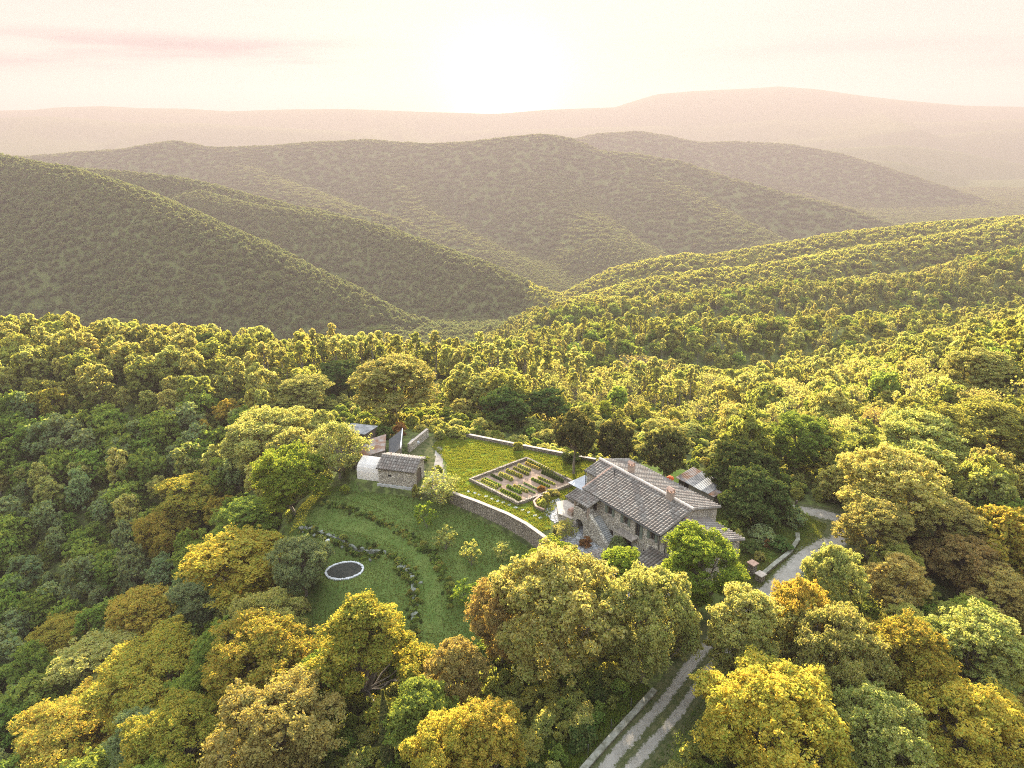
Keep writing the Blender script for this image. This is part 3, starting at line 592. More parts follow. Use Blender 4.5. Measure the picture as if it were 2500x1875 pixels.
def cypress():
    r = np.random.default_rng(7); n = 9000; z = r.random(n) ** .9; a = r.random(n) * 2 * PI
    rr = .75 * np.sin(np.clip(z * 1.05 + .03, 0, 1) * PI) ** .55 * (1 - .25 * z) * (.8 + .25 * r.random(n))
    cen = np.stack([rr * np.cos(a), rr * np.sin(a), .3 + z * 7.2], 1); nr = np.stack([np.cos(a), np.sin(a), .6 + 0 * a], 1)
    V, Q, t = leaves_np(cen, nr, np.full(n, .16), r, 2.2); tv, tq = tubes_np([(np.array([[0, 0, -.6], [0, 0, 3], [0, 0, 7.2]]), [.16, .12, .02])])
    PROTO['cypress'] = (np_mesh('crown', V, Q, mats=[MAT['pine']], attrs={'tint': t}), np_mesh('trunk', tv, tq, mats=[MAT['bark']]), 7.6, .75, None)
cypress()

TREES = []
def put(key, name, cat, label, x, y, h, w=None, group=None, rz=None, z=None, sink=0.0):
    cm, tm, H0, R0, _ = PROTO[key]; s = h / H0; sx = s if w is None else w / (2 * R0 * 1.06)
    root = empty(name, (x, y, (gz(x, y) if z is None else z) - sink), rng.uniform(0, 2 * PI) if rz is None else rz); root.scale = (sx, sx, s)
    link('trunk', tm, root); link('crown', cm, root)
    tag(root, label, cat, group); TREES.append((x, y, max(sx * R0, 1.0))); return root
def tree_px(key, name, label, u, vtop, h, wpx, cat='tree', group=None):
    """a tree of height h whose top is seen at (u, vtop) and whose crown is wpx wide there"""
    x, y, g = on_ground(u, vtop + 6, h)
    dist = y * math.cos(PITCH) + (HC - g - h * .6) * math.sin(PITCH)
    return put(key, name, cat, label, x, y, h, wpx * dist / F, group, z=g)

T = tree_px
# foreground trees, left to right
T('point0', 'oak_tree', 'tall golden oak with a pointed crown, lower centre below the stone ringed pond', 878, 1452, 17, 330)
T('pale0', 'oak_tree', 'largest pale yellow-green oak in the centre foreground beside the track', 1365, 1362, 17, 350)
T('pale2', 'oak_tree', 'pale yellow oak between the largest foreground oak and the track', 1590, 1395, 15, 270)
T('gold2', 'oak_tree', 'golden oak at the bottom edge under the largest foreground oak', 1090, 1762, 11, 230)
T('gold1', 'oak_tree', 'golden oak at the bottom edge just left of the road wall', 1190, 1730, 11, 230)
T('gold1', 'chestnut_tree', 'golden-topped tree with a bare dark stem left of the pond', 575, 1312, 14, 300)
T('gold0', 'oak_tree', 'orange-golden oak directly left of the pointed golden oak', 640, 1525, 12, 290)
T('gold2', 'oak_tree', 'broad orange oak in the lower left mass of trees', 370, 1585, 12.5, 330)
T('pale1', 'oak_tree', 'pale green domed oak on the lower left, edged by golden oaks', 235, 1568, 12, 250)
T('gold0', 'oak_tree', 'small orange oak above the black gully on the far lower left', 150, 1510, 9, 160)
T('gold1', 'oak_tree', 'orange oak with ragged top standing above the pale green domed oak', 340, 1448, 12, 200)
T('gold0', 'oak_tree', 'golden oak filling the bottom left corner', 160, 1745, 12, 330)
T('gold2', 'oak_tree', 'golden brown oak on the bottom edge between two orange oaks', 430, 1730, 10, 280)
T('brown0', 'oak_tree', 'brownish oak with visible branches at the bottom edge left of the cypress', 670, 1690, 12, 330)
T('green0', 'oak_tree', 'green oak filling a gap at the bottom edge left of the pointed oak', 775, 1625, 9, 190)
T('gold1', 'oak_tree', 'lone orange oak standing in the green wooded slope on the left', 450, 1165, 13, 190)
T('gold2', 'oak_tree', 'lower orange oak leaning against the lone orange oak on the left slope', 400, 1245, 11, 160)
T('brown0', 'oak_tree', 'russet brown oak behind the left side of the largest foreground oak', 1230, 1415, 13, 190)
T('brown1', 'oak_tree', 'thin brown oak between the pointed golden oak and the largest one', 1110, 1570, 11, 170)
T('bright0', 'maple_tree', 'bright green tree in front of the right end of the farmhouse', 1715, 1300, 11.5, 225)
T('bright1', 'maple_tree', 'small bright green tree in front of the farmhouse stairs', 1515, 1338, 8, 125)
T('bright1', 'maple_tree', 'bright green tree at the near corner of the courtyard', 1355, 1325, 8, 150)
T('pale1', 'oak_tree', 'pale yellow oak on the right side of the track where it is hidden', 1830, 1447, 13, 220)
T('pale0', 'oak_tree', 'pale yellow oak at the outer edge of the road bend', 2050, 1335, 12, 150)
T('gold0', 'oak_tree', 'golden oak just below the bend, right of the road', 1960, 1420, 12, 180)
T('gold2', 'oak_tree', 'wide golden oak at the bottom right of the track', 1900, 1650, 13, 380)
T('pale2', 'oak_tree', 'pale oak above the wide golden oak at the lower right', 2060, 1500, 13, 260)
T('gold1', 'oak_tree', 'golden oak in the lower right mass, second from the edge', 2230, 1520, 13, 240)
T('pale1', 'oak_tree', 'pale olive oak on the lower right edge', 2420, 1500, 13, 260)
T('gold0', 'oak_tree', 'golden oak in the bottom right corner', 2380, 1690, 12, 330)
T('pale0', 'oak_tree', 'olive yellow oak at the bottom edge near the right corner', 2150, 1700, 12, 260)
T('brown1', 'oak_tree', 'russet brown oak in the dark wood right of the bend', 2200, 1360, 9, 160)
T('brown0', 'oak_tree', 'brown thin oak in the dark wood near the right edge', 2370, 1310, 9, 200)
T('brown1', 'oak_tree', 'second brown oak below it in the dark wood near the right edge', 2460, 1400, 9, 180)
T('pale0', 'oak_tree', 'large pale oak hanging over the far side of the road bend', 2190, 1100, 14, 260)
T('pale2', 'oak_tree', 'pale rounded oak rising behind the oak at the road bend', 2270, 1010, 13, 240)
T('wood0', 'oak_tree', 'olive green oak beside the right edge above the dark wood', 2430, 980, 13, 260)
T('pale1', 'oak_tree', 'pale yellow oak near the right edge at the top of the near slope', 2400, 850, 13, 180)
T('pale1', 'oak_tree', 'thin pale oak in front of the brown oaks at the right', 2320, 1215, 11, 200)
# around the barn and behind the lawn
T('pale2', 'lime_tree', 'big rounded yellow-green tree left of the pale sheds', 660, 1005, 15, 260)
T('bright0', 'lime_tree', 'lower yellow-green tree joined to the big rounded one left of the meadow', 700, 1090, 13, 210)
T('thin0', 'walnut_tree', 'thin brownish tree in front of the grey sheds by the meadow', 820, 1035, 10.5, 160)
T('pale1', 'lime_tree', 'round pale brown tree above the big rounded tree by the sheds', 742, 915, 10, 150)
T('pale1', 'lime_tree', 'widest pale yellow tree standing behind the sheds', 955, 872, 15, 225)
T('mdark0', 'holm_oak', 'dark evergreen oak behind the round pale brown tree', 825, 880, 9, 130)
T('mdark1', 'holm_oak', 'tall dark evergreen on the crest of the near hill', 925, 793, 12, 85)
T('mdark0', 'holm_oak', 'dark evergreen oak above the left part of the stone topped wall', 1235, 950, 8.5, 135)
T('mdark1', 'holm_oak', 'smaller dark evergreen oak left of the clear-stemmed pine', 1335, 950, 8, 120)
T('mdark0', 'holm_oak', 'dark tree on the left crest beside pale crowns', 500, 815, 9, 120)
T('bare0', 'bare_tree', 'biggest bare twisted tree beyond the umbrella pines', 1562, 868, 13, 150)
T('bare0', 'bare_tree', 'second bare twisted tree just right of the biggest bare one', 1615, 885, 11, 120)
T('bare1', 'bare_tree', 'nearly leafless tree among scrub right of the bare pair', 1760, 915, 10, 120)
T('bare1', 'bare_tree', 'nearly leafless tree in the scrub further right on the slope', 1920, 925, 10, 120)
T('pine0', 'umbrella_pine', 'umbrella pine with a clear trunk at the far lawn corner', 1405, 1008, 11.5, 112)
T('pine1', 'umbrella_pine', 'umbrella pine standing behind the farmhouse chimney, between two others', 1506, 1028, 10, 98)
T('pine1', 'umbrella_pine', 'umbrella pine nearest the board shed behind the farmhouse', 1630, 1048, 10, 116)
T('dome0', 'holm_oak', 'rounded dark green tree right of the board shed', 1850, 1150, 8.5, 175)
T('dome0', 'holm_oak', 'dark rounded tree behind the board shed', 1820, 1085, 9, 190)
T('green0', 'oak_tree', 'green oak standing behind the road bend', 1960, 1010, 12, 170)
T('teal0', 'olive_tree', 'grey-green tree left of the stone ringed pond', 730, 1310, 10.5, 150)
T('green1', 'oak_tree', 'dark green oak between the grey-green tree and the lone orange oak', 600, 1225, 10, 190)
T('teal1', 'olive_tree', 'grey-green tree under the golden-topped tree left of the pond', 480, 1420, 9, 170)
T('cypress', 'cypress_tree', 'dark slender cypress among golden oaks at the bottom', 934, 1682, 12, 38)
T('bare1', 'plum_tree', 'pinkish half-bare tree at the end of the retaining wall', 1075, 1158, 5.2, 125)
for k, u, v, h, w, lab in (('fruit0', 1036, 1222, 5, 62, 'highest fruit tree in the meadow, near the barn'), ('fruit1', 1085, 1284, 4.2, 66, 'round fruit tree second from the barn in the meadow'),
        ('fruit1', 1148, 1318, 4.4, 56, 'thin fruit tree in the middle of the meadow'), ('fruit1', 1227, 1322, 3, 52, 'low fruit tree nearest the retaining wall'), ('fruit0', 1137, 1418, 4, 80, 'lowest green fruit tree at the foot of the meadow')):
    T(k, 'fruit_tree', lab, u, v, h, w, group='fruit trees in the meadow')

# ------------------------------------------------------------------ woods
CLEAR = [(735, 1180), (760, 1290), (790, 1470), (1000, 1500), (1010, 1590), (1080, 1590), (1180, 1420), (1420, 1400), (1600, 1420), (1840, 1440), (1900, 1430), (2090, 1330), (2090, 1225), (1950, 1225), (1850, 1260), (1790, 1150),
         (1640, 1130), (1480, 1110), (1420, 1120), (1060, 1035), (830, 1020), (830, 1130)]
CLEAR3 = [(900, 1700), (970, 1700), (970, 1900), (900, 1900)]
CLEAR4 = [(850, 885), (1080, 885), (1065, 1040), (875, 1040)]
CLEAR5 = [(670, 935), (812, 935), (800, 1000), (690, 1000)]
CLEAR2 = [(1180, 1875), (1440, 1610), (1640, 1580), (1730, 1590), (1680, 1875)]
ORCH = MEADOW
def scatter(y0, y1, sp, seed, xlim=.86, jit=.45):
    r = np.random.default_rng(seed); out = []
    y = y0
    rows = np.arange(y0, y1, sp * .87)
    for i, yy in enumerate(rows):
        xm = yy * xlim + 40; xs = np.arange(-xm, xm, sp) + (i % 2) * sp / 2
        out.append(np.stack([xs + r.uniform(-jit, jit, len(xs)) * sp, yy + r.uniform(-jit, jit, len(xs)) * sp], 1))
    return np.concatenate(out)
pts = scatter(38, 262, 5.9, 5, jit=.6)
x, y = pts[:, 0], pts[:, 1]
g = ground_h(x, y)
ok = ~inside(x, y, YARD) & ~inside(x, y, ORCH)
d, _ = seg_dist(x, y, ROAD); ok &= d > 5.0
d, _ = seg_dist(x, y, YARD + YARD[:1]); ok &= d > 2.5
for tx, ty, tr in TREES: ok &= np.hypot(x - tx, y - ty) > tr * .75 + 1.6
hts = rng.uniform(4.8, 12.0, len(x))
scr = (x > 0) & (x < 60) & (y > 118) & (y < 200); hts = np.where(scr, hts * .72, hts)
low = (x > -22) & (x < 42) & (y > 112) & (y < 150)                 # low scrub behind the lawn lets the sun in
hts = np.where(low, hts * .42, hts)
low2 = (x > 4) & (x < 48) & (y >= 132) & (y < 178); hts = np.where(low2 & ~low, hts * .62, hts)
for i in range(len(x)):
    if not ok[i]: continue
    for f in (1.0, .6, .25):
        for s in (-1, 0, 1):
            u, v = proj(x[i] + s * 2.5, y[i], g[i] + hts[i] * f)
            if inside(np.array([u]), np.array([v]), CLEAR)[0] or inside(np.array([u]), np.array([v]), CLEAR2)[0] or (f > .5 and any(inside(np.array([u]), np.array([v]), c_)[0] for c_ in (CLEAR3, CLEAR4, CLEAR5))): ok[i] = False
uu = np.array([proj(a, b, c + 4)[0] for a, b, c in zip(x, y, g)])
vv = np.array([proj(a, b, c + 8)[1] for a, b, c in zip(x, y, g)])
inview = (uu > -150) & (uu < 2650) & (vv < 1990)
ok &= (uu > -500) & (uu < 3000)
idxs = np.where(ok & inview)[0]
dist = np.hypot(np.hypot(x, y), HC - g)
order = idxs[np.argsort(dist[idxs])]
NIND = 235
ind = order[:NIND]; rest = np.concatenate([order[NIND:], np.where(ok & ~inview)[0]])
def region(px, py, pu, pv, pr):
    """which kind of tree grows here"""
    if px < -30 and pv > 960 and py < 190 and pu < 620:
        if pr < .2 and pv < 1250: return 'gold' if pr < .1 else 'pale', 'golden tree lit by the sun on the green wooded slope at the left', 'golden trees on the left slope'
        return (('teal', 'grey-green tree on the shaded wooded slope at the left', 'grey-green trees on the left slope') if pr < .42 else ('green', 'dark green tree on the shaded wooded slope at the left', 'green trees on the left slope'))
    if py < 75 and px < 12:
        return ('gold', 'golden tree filling the wood along the bottom of the picture', 'golden foreground trees') if pr < .6 else ('green', 'green tree between golden ones along the bottom', 'green foreground trees')
    if px > 55 and py < 92:
        return ('brown', 'brown thin tree in the dark wood at the lower right', 'brown trees of the lower right wood') if pr < .4 else ('gold', 'yellow tree in the wood right of the road', 'yellow trees right of the road') if pr < .7 else ('green', 'green tree in the wood right of the road', 'green trees right of the road')
    if px > 15 and py > 118:
        return ('pale', 'pale yellow tree on the slope beyond the farmhouse', 'pale trees beyond the farmhouse') if pr < .32 else ('wood', 'olive green tree on the slope beyond the farmhouse', 'olive green trees beyond the farmhouse') if pr < .9 else ('bright', 'bright green tree on the slope beyond the farmhouse', 'bright green trees beyond the farmhouse')
    if px < -20 and py > 118:
        return ('pale', 'pale yellow tree in the wood behind the sheds', 'pale trees behind the sheds') if pr < .5 else ('wood', 'olive tree in the wood behind the sheds', 'olive trees behind the sheds')
    return ('pale', 'pale tree at the edge of the farm clearing', 'pale trees round the clearing') if pr < .5 else ('wood', 'olive tree at the edge of the farm clearing', 'olive trees round the clearing')
NV = {k: n for k, _, n in near_specs}
KIND = {'gold': 'oak_tree', 'pale': 'oak_tree', 'green': 'oak_tree', 'teal': 'ash_tree', 'wood': 'oak_tree', 'brown': 'chestnut_tree', 'bright': 'maple_tree'}
lr = random.Random(3)
for i in ind:
    key, lab, grp = region(x[i], y[i], uu[i], vv[i], lr.random())
    if dist[i] > 125 and key in ('gold', 'pale', 'green', 'teal', 'wood', 'brown'): pk = 'm' + key + str(lr.randrange(2))
    else: pk = key + str(lr.randrange(NV[key]))
    if 10 < x[i] < 110 and 125 < y[i] < 215 and not low[i] and lr.random() < .3: pk = 'bare' + str(lr.randrange(2)); lab = 'nearly leafless tree on the slope beyond the farmhouse'; grp = 'leafless trees beyond the farmhouse'
    if low[i]: grp = 'low scrub trees behind the lawn'; lab = 'low scrubby tree behind the lawn wall'; pk = 'mpale' + str(lr.randrange(2))
    put(pk, KIND[key], 'tree', lab, x[i], y[i], hts[i], hts[i] * lr.uniform(.58, 1.08) * (1.6 if low[i] else 1.0), grp, z=g[i])

# stuff forest: low-detail trees instanced over the rest of the hills
def lod(key, seed, lm, Rr, z0, z1, nl, nt, nf, leaf, rb, lobe=.45, puff=.2, ntw=0, allb=False):
    L, T_, TL, V, Q, tint = crown_np(seed, Rr, z0, z1, nl, nt, nf, leaf, lobe=lobe, puff=puff)
    tv, tq = trunk_np(seed, L if allb else L[:3], T_, TL, z0, (z0 + z1) / 2, rb, ntw, .2, 4)
    VV = np.concatenate([V, tv]); QQ = np.concatenate([Q, tq + len(V)]); mi = np.concatenate([np.zeros(len(Q)), np.ones(len(tq))])
    me = np_mesh(key, VV, QQ, mats=[MAT[lm], MAT['bark']], mat_idx=mi, attrs={'tint': np.concatenate([tint, np.zeros(len(tv))])})
    return bpy.data.objects.new(key, me)
LODA = [lod('woodland_tree', 500 + i, lm, (3.5, 3.1, 3.8, 3.3, 2.8, 3.4)[i], (1.6, 2.4, 1.2, 1.6, 1.0, 2.0)[i], (8.6, 9.8, 7.4, 8.4, 10.5, 9)[i], 15, 20, 12, .36, .18, lobe=(.34, .28, .38, .33, .30, .32)[i], puff=.12) for i, lm in enumerate(('wood', 'pale', 'green', 'teal', 'wood', 'gold'))]
LODA += [lod('slender_tree', 520, 'wood', 1.9, 5.0, 12, 8, 12, 11, .38, .24), lod('slender_tree', 521, 'pale', 1.6, 6.0, 12.5, 7, 12, 10, .38, .24)]
LODA += [lod('bare_woodland_tree', 530, 'pale', 3.6, 2.0, 8.8, 10, 16, 4, .30, .3, lobe=.42, puff=.10, ntw=9, allb=True), lod('bare_woodland_tree', 531, 'pale', 3.2, 2.4, 9.4, 9, 16, 4, .30, .3, lobe=.42, puff=.10, ntw=9, allb=True)]
LODB = [lod('distant_tree', 540 + i, lm, 3.6, 0.5, 8, 8, 8, 6, 1.15, .15) for i, lm in enumerate(('far', 'far', 'wood', 'wood'))]
def clump(seed, lm):
    r = np.random.default_rng(seed); Vs = []; Qs = []; Ts = []; b = 0
    for j in range(14):
        _, _, _, V, Q, t = crown_np(seed * 10 + j, 2.5, 0, 6.0, 5, 5, 4, 1.3, lobe=.5, puff=.25)
        V = V + np.array([r.uniform(-7, 7), r.uniform(-7, 7), r.uniform(-1, 1)]); Vs.append(V); Qs.append(Q + b); Ts.append(t); b += len(V)
    return bpy.data.objects.new('tree_clump', np_mesh('tree_clump', np.concatenate(Vs), np.concatenate(Qs), mats=[MAT[lm]], attrs={'tint': np.concatenate(Ts)}))
LODC = [clump(60 + i, lm) for i, lm in enumerate(('far', 'far', 'far'))]
LODALL = LODA + LODB + LODC
def instancer(name, P, idx, sc, rot, objs, label=None):
    me = bpy.data.meshes.new(name); me.vertices.add(len(P)); me.vertices.foreach_set('co', np.asarray(P, np.float32).ravel())
    a = me.attributes.new('pick', 'INT', 'POINT'); a.data.foreach_set('value', np.asarray(idx, np.int32))
    a = me.attributes.new('size', 'FLOAT_VECTOR', 'POINT'); w_ = np.random.default_rng(len(P)).uniform(.68, 1.18, (len(P), 2)); s_ = np.asarray(sc, float); a.data.foreach_set('vector', np.stack([s_ * w_[:, 0], s_ * (w_[:, 0] * .6 + w_[:, 1] * .4), s_], 1).astype(np.float32).ravel())
    a = me.attributes.new('turn', 'FLOAT_VECTOR', 'POINT'); a.data.foreach_set('vector', np.stack([0 * rot, 0 * rot, rot], 1).astype(np.float32).ravel())
    o = link(name, me); ng = bpy.data.node_groups.new(name, 'GeometryNodeTree')
    ng.interface.new_socket('Geometry', in_out='INPUT', socket_type='NodeSocketGeometry'); ng.interface.new_socket('Geometry', in_out='OUTPUT', socket_type='NodeSocketGeometry')
    gi = ng.nodes.new('NodeGroupInput'); go = ng.nodes.new('NodeGroupOutput'); iop = ng.nodes.new('GeometryNodeInstanceOnPoints'); jn = ng.nodes.new('GeometryNodeJoinGeometry')
    for ob in reversed(objs):
        oi = ng.nodes.new('GeometryNodeObjectInfo'); oi.inputs['Object'].default_value = ob; oi.inputs['As Instance'].default_value = True; ng.links.new(oi.outputs['Geometry'], jn.inputs[0])
    def na(nm, ty):
        n = ng.nodes.new('GeometryNodeInputNamedAttribute'); n.data_type = ty; n.inputs[0].default_value = nm; return [s for s in n.outputs if s.enabled and s.name == 'Attribute'][0]
    ng.links.new(gi.outputs[0], iop.inputs['Points']); ng.links.new(jn.outputs[0], iop.inputs['Instance']); iop.inputs['Pick Instance'].default_value = True
    ng.links.new(na('pick', 'INT'), iop.inputs['Instance Index']); ng.links.new(na('size', 'FLOAT_VECTOR'), iop.inputs['Scale']); ng.links.new(na('turn', 'FLOAT_VECTOR'), iop.inputs['Rotation'])
    ng.links.new(iop.outputs[0], go.inputs[0]); md = o.modifiers.new('instances', 'NODES'); md.node_group = ng
    return tag(o, label, kind='stuff')
FP = []; FI = []; FS = []
for i in rest:
    FP.append((x[i], y[i], g[i] - .2))
    pr = lr.random(); key, _, _ = region(x[i], y[i], uu[i], vv[i], pr)
    c = {'wood': 0, 'pale': 1, 'green': 2, 'teal': 3, 'gold': 5, 'brown': 1, 'bright': 2}[key]
    if y[i] > 180 and -75 < x[i] < 60 and lr.random() < .75: c = 6 + lr.randrange(2)
    if 10 < x[i] < 110 and 125 < y[i] < 215 and lr.random() < .5: c = 8 + lr.randrange(2)
    FI.append(c); FS.append(hts[i] / 8.6)
def visible(X, Y, Z, dz=8):
    u, v = np.empty(len(X)), np.empty(len(X))
    d = Y * math.cos(PITCH) - (Z + dz - HC) * math.sin(PITCH); c = Y * math.sin(PITCH) + (Z + dz - HC) * math.cos(PITCH)
    u = 1250 + F * X / d; v = 937.5 - F * c / d
    return (u > -260) & (u < 2760)
def unseen(X, Y, Z, n=26):
    """true where the terrain itself hides a treetop (with a margin, so a step aside stays covered)"""
    hid = np.zeros(len(X), bool)
    for k in range(1, n):
        f = k / n; gg = ground_h(X * f, Y * f); hid |= gg > (HC + (Z + 28 + .02 * Y - HC) * f)
    return hid
def belt(r0, r1, sp, seed):
    p = scatter(r0, r1, sp, seed, xlim=.80, jit=.8); X, Y = p[:, 0], p[:, 1]; Z = ground_h(X, Y); m = visible(X, Y, Z); X, Y, Z = X[m], Y[m], Z[m]
    m = ~unseen(X, Y, Z); return X[m], Y[m], Z[m]
rr_ = np.random.default_rng(77)
for r0, r1, sp, kind in ((262, 560, 5.2, 'a'), (560, 1350, 5.6, 'b'), (1350, 3000, 14.0, 'c')):
    X, Y, Z = belt(r0, r1, sp, int(r0)); n = len(X)
    if kind == 'a':
        nz = vnoise(X / 40, Y / 40, 3) + rr_.normal(0, .25, n)
        pk = np.where(nz > .75, 1, np.where(nz > .3, 0, 2)); s = rr_.random(n); pk = np.where(s < .16, 6, np.where(s < .26, 7, np.where(s < .34, 8, pk))); sc = rr_.uniform(.45, 1.15, n)
    elif kind == 'b': pk = 10 + rr_.integers(0, 2, n) + 2 * ((X > 20) & (Y < 1050)) ; sc = rr_.uniform(.52, 1.0, n) * (.85 + .4 * vnoise(X / 60, Y / 60, 8))
    else: pk = 14 + rr_.integers(0, 3, n); sc = rr_.uniform(.7, 1.15, n)
    FP += list(zip(X, Y, Z - .5)); FI += list(pk); FS += list(sc)
print('forest instances', len(FP))
FP = np.array(FP); instancer('forest', FP, FI, FS, rr_.uniform(0, 2 * PI, len(FP)), LODALL, 'green and yellow woods covering the slopes and hills')
# undergrowth
ug = np.concatenate([scatter(40, 78, 2.3, 10), scatter(78, 230, 3.1, 9)]); X, Y = ug[:, 0], ug[:, 1]; d1, _ = seg_dist(X, Y, ROAD); d2, _ = seg_dist(X, Y, YARD + YARD[:1])
m = ~inside(X, Y, YARD) & ~inside(X, Y, ORCH) & (d1 > 4.2) & (d2 > 1.6); X, Y = X[m], Y[m]; Z = ground_h(X, Y); m = visible(X, Y, Z); X, Y, Z = X[m], Y[m], Z[m]
UO = [bpy.data.objects.new('undergrowth_bush', PROTO[k][0]) for k in ('bush0', 'bush1', 'bushp', 'bushd', 'bushr')]
n = len(X); pk = rr_.choice([0, 1, 2, 3, 4], n, p=[.35, .25, .27, .13, .0]); pk = np.where((X > 55) & (Y < 95) & (rr_.random(n) < .35), 4, pk)
instancer('undergrowth', np.stack([X, Y, Z - .1], 1), pk, rr_.uniform(.55, 1.35, n), rr_.uniform(0, 6.28, n), UO, 'bushes and low growth between the trees')
# ------------------------------------------------------------------ farmhouse (local x runs along the ridge, y away from the camera)
HX = empty('stone_farmhouse', (14.18, 102.98, 0.0), -(PI / 2 - 0.63))
tag(HX, 'long two-storey stone farmhouse with tiled roof and two brick chimneys', 'farmhouse')
def roof_plane(name, e0, e1, t1, t0, parent, pitch=.50, course=.62, seed=0, mat=None, thick=.14):
    """rows of round clay tiles over a slab; e0-e1 is the eave, t0-t1 the upper edge"""
    e0, e1, t1, t0 = [np.array(p, float) for p in (e0, e1, t1, t0)]; r = np.random.default_rng(seed)
    W = (np.linalg.norm(e1 - e0) + np.linalg.norm(t1 - t0)) / 2; Ls = (np.linalg.norm(t0 - e0) + np.linalg.norm(t1 - e1)) / 2
    nc = max(2, round(W / pitch)); nr = max(2, round(Ls / course)); n = np.cross(e1 - e0, t0 - e0); n /= np.linalg.norm(n)
    if n[2] < 0: n = -n
    V = []; Q = []; tint = []
    prof = [(0.0, -.02), (.10, .0), (.24, .15), (.42, .215), (.58, .215), (.76, .15), (.90, .0), (1.0, -.02)]
    for i in range(nc):
        jx = r.normal(0, .012)
        for j in range(nr):
            b = len(V); tt = r.random() ** 1.2 if r.random() < .93 else 1.0; jz = r.normal(0, .008)
            for f in (0, 1):
                v = min(1.0, (j + f * 1.06) / nr)
                for a, h in prof:
                    u = (i + a * .98 + jx) / nc; p = (e0 * (1 - u) + e1 * u) * (1 - v) + (t0 * (1 - u) + t1 * u) * v
                    V.append(p + n * (h * (1 - .25 * f) + (.03 if f == 0 else 0) + jz)); tint.append(tt)
            k = len(prof)
            for a in range(k - 1): Q.append((b + a, b + a + 1, b + k + a + 1, b + k + a))
            V += [V[b] - n * .05, V[b + k - 1] - n * .05]; tint += [tt, tt]
            Q.append((b, b + 3, b + 3, b + 3)) if False else None
    o = link(name, np_mesh(name, V, [q for q in Q if q], mats=[mat or MAT['tile']], attrs={'tint': tint}), parent)
    mb = MB(); lo = [p - n * thick for p in (e0, e1, t1, t0)]; hi = [p - n * .012 for p in (e0, e1, t1, t0)]
    mb.add(lo + hi, [(3, 2, 1, 0), (4, 5, 6, 7), (0, 1, 5, 4), (1, 2, 6, 5), (2, 3, 7, 6), (3, 0, 4, 7)])
    mb.build('roof_boards', MAT['boards'], o); return o
def ridge_tiles(parent, p, q, n=None, r=.2, mat=None):
    p = Vector(p); q = Vector(q); n = n or max(3, int((q - p).length / .5)); mb = MB()
    for i in range(n):
        a = p.lerp(q, i / n); b = p.lerp(q, (i + 1.08) / n); mb.tube([a, b], [r * 1.08, r * .92], 10)
    return mb.build('ridge_tiles', mat or MAT['cap'], parent)
def wall_face(mb, s0, s1, z0, z1, t, holes, dep=.32):
    ss = sorted({s0, s1} | {h[0] for h in holes} | {h[1] for h in holes}); zs = sorted({z0, z1} | {h[2] for h in holes} | {h[3] for h in holes})
    for a, b in zip(ss, ss[1:]):
        for c, d in zip(zs, zs[1:]):
            if any(h[0] <= a and b <= h[1] and h[2] <= c and d <= h[3] for h in holes): continue
            mb.add([(a, t, c), (b, t, c), (b, t, d), (a, t, d)], [(0, 1, 2, 3)])
    for a, b, c, d in holes:
        mb.add([(a, t, c), (b, t, c), (b, t, d), (a, t, d), (a, t + dep, c), (b, t + dep, c), (b, t + dep, d), (a, t + dep, d)], [(0, 1, 5, 4), (1, 2, 6, 5), (2, 3, 7, 6), (3, 0, 4, 7)])
SL = .285; ZR = 8.05
def zn(t): return ZR - SL * abs(t)
FW = -6.0; BW = 6.0
UP = [(8.5, 9.4, 4.3, 5.55), (11.8, 12.7, 4.3, 5.55), (14.2, 15.15, 3.5, 5.65), (17.1, 18.0, 4.4, 5.6)]
LOW = [(9.2, 9.9, .9, 1.9), (12.6, 13.7, 0.0, 2.2), (16.0, 16.8, .9, 2.1), (5.2, 6.1, 3.42, 5.45)]
mb = MB(); zt = zn(FW) - .13
wall_face(mb, 3.4, 19.0, -.4, zt, FW, UP + LOW)
mb.add([(3.4, BW, -.4), (19, BW, -.4), (19, BW, zt), (3.4, BW, zt)], [(0, 1, 2, 3)])
for s in (3.4, 19.0): mb.add([(s, FW, -.4), (s, BW, -.4), (s, BW, zt), (s, 0, ZR - .14), (s, FW, zt)], [(0, 1, 2, 3, 4)])
mb.build('wall', MAT['stone'], HX)
mb = MB(); mb.prism([(0.3, -3.0), (3.38, -3.0), (3.38, 6.0), (0.3, 6.0)], -.4, [zn(-3) - .15] * 2 + [zn(6) - .15] * 2)
mb.add([(0.29, -3.0, zn(3) - .15), (0.29, 0, ZR - .15), (0.29, 6, zn(6) - .15)], [(0, 1, 2)]); mb.build('wall', MAT['stone'], HX)
rf = roof_plane('roof', (3.2, -6.45, zn(6.45)), (19.35, -6.45, zn(6.45)), (19.35, 0, ZR), (3.2, 0, ZR), HX, seed=1)
roof_plane('roof', (19.35, 6.5, zn(6.5)), (3.2, 6.5, zn(6.5)), (3.2, .01, ZR), (19.35, .01, ZR), HX, seed=2)
roof_plane('roof', (0, -3.4, zn(3.4) - .03), (3.18, -3.4, zn(3.4) - .03), (3.18, 0, ZR - .03), (0, 0, ZR - .03), HX, seed=3)
roof_plane('roof', (3.18, 6.5, zn(6.5) - .03), (0, 6.5, zn(6.5) - .03), (0, .01, ZR - .03), (3.18, .01, ZR - .03), HX, seed=4)
MAT['ridge'] = surf('pale_ridge_mortar', (0.34, 0.28, 0.23), (0.50, 0.43, 0.37), 2.5)
ridge_tiles(rf, (0, 0, ZR + .12), (19.4, 0, ZR + .14), r=.24, mat=MAT['ridge'])
ridge_tiles(rf, (3.2, -6.4, zn(6.4) + .1), (3.2, -.2, ZR + .08), r=.13, mat=MAT['terracotta'])
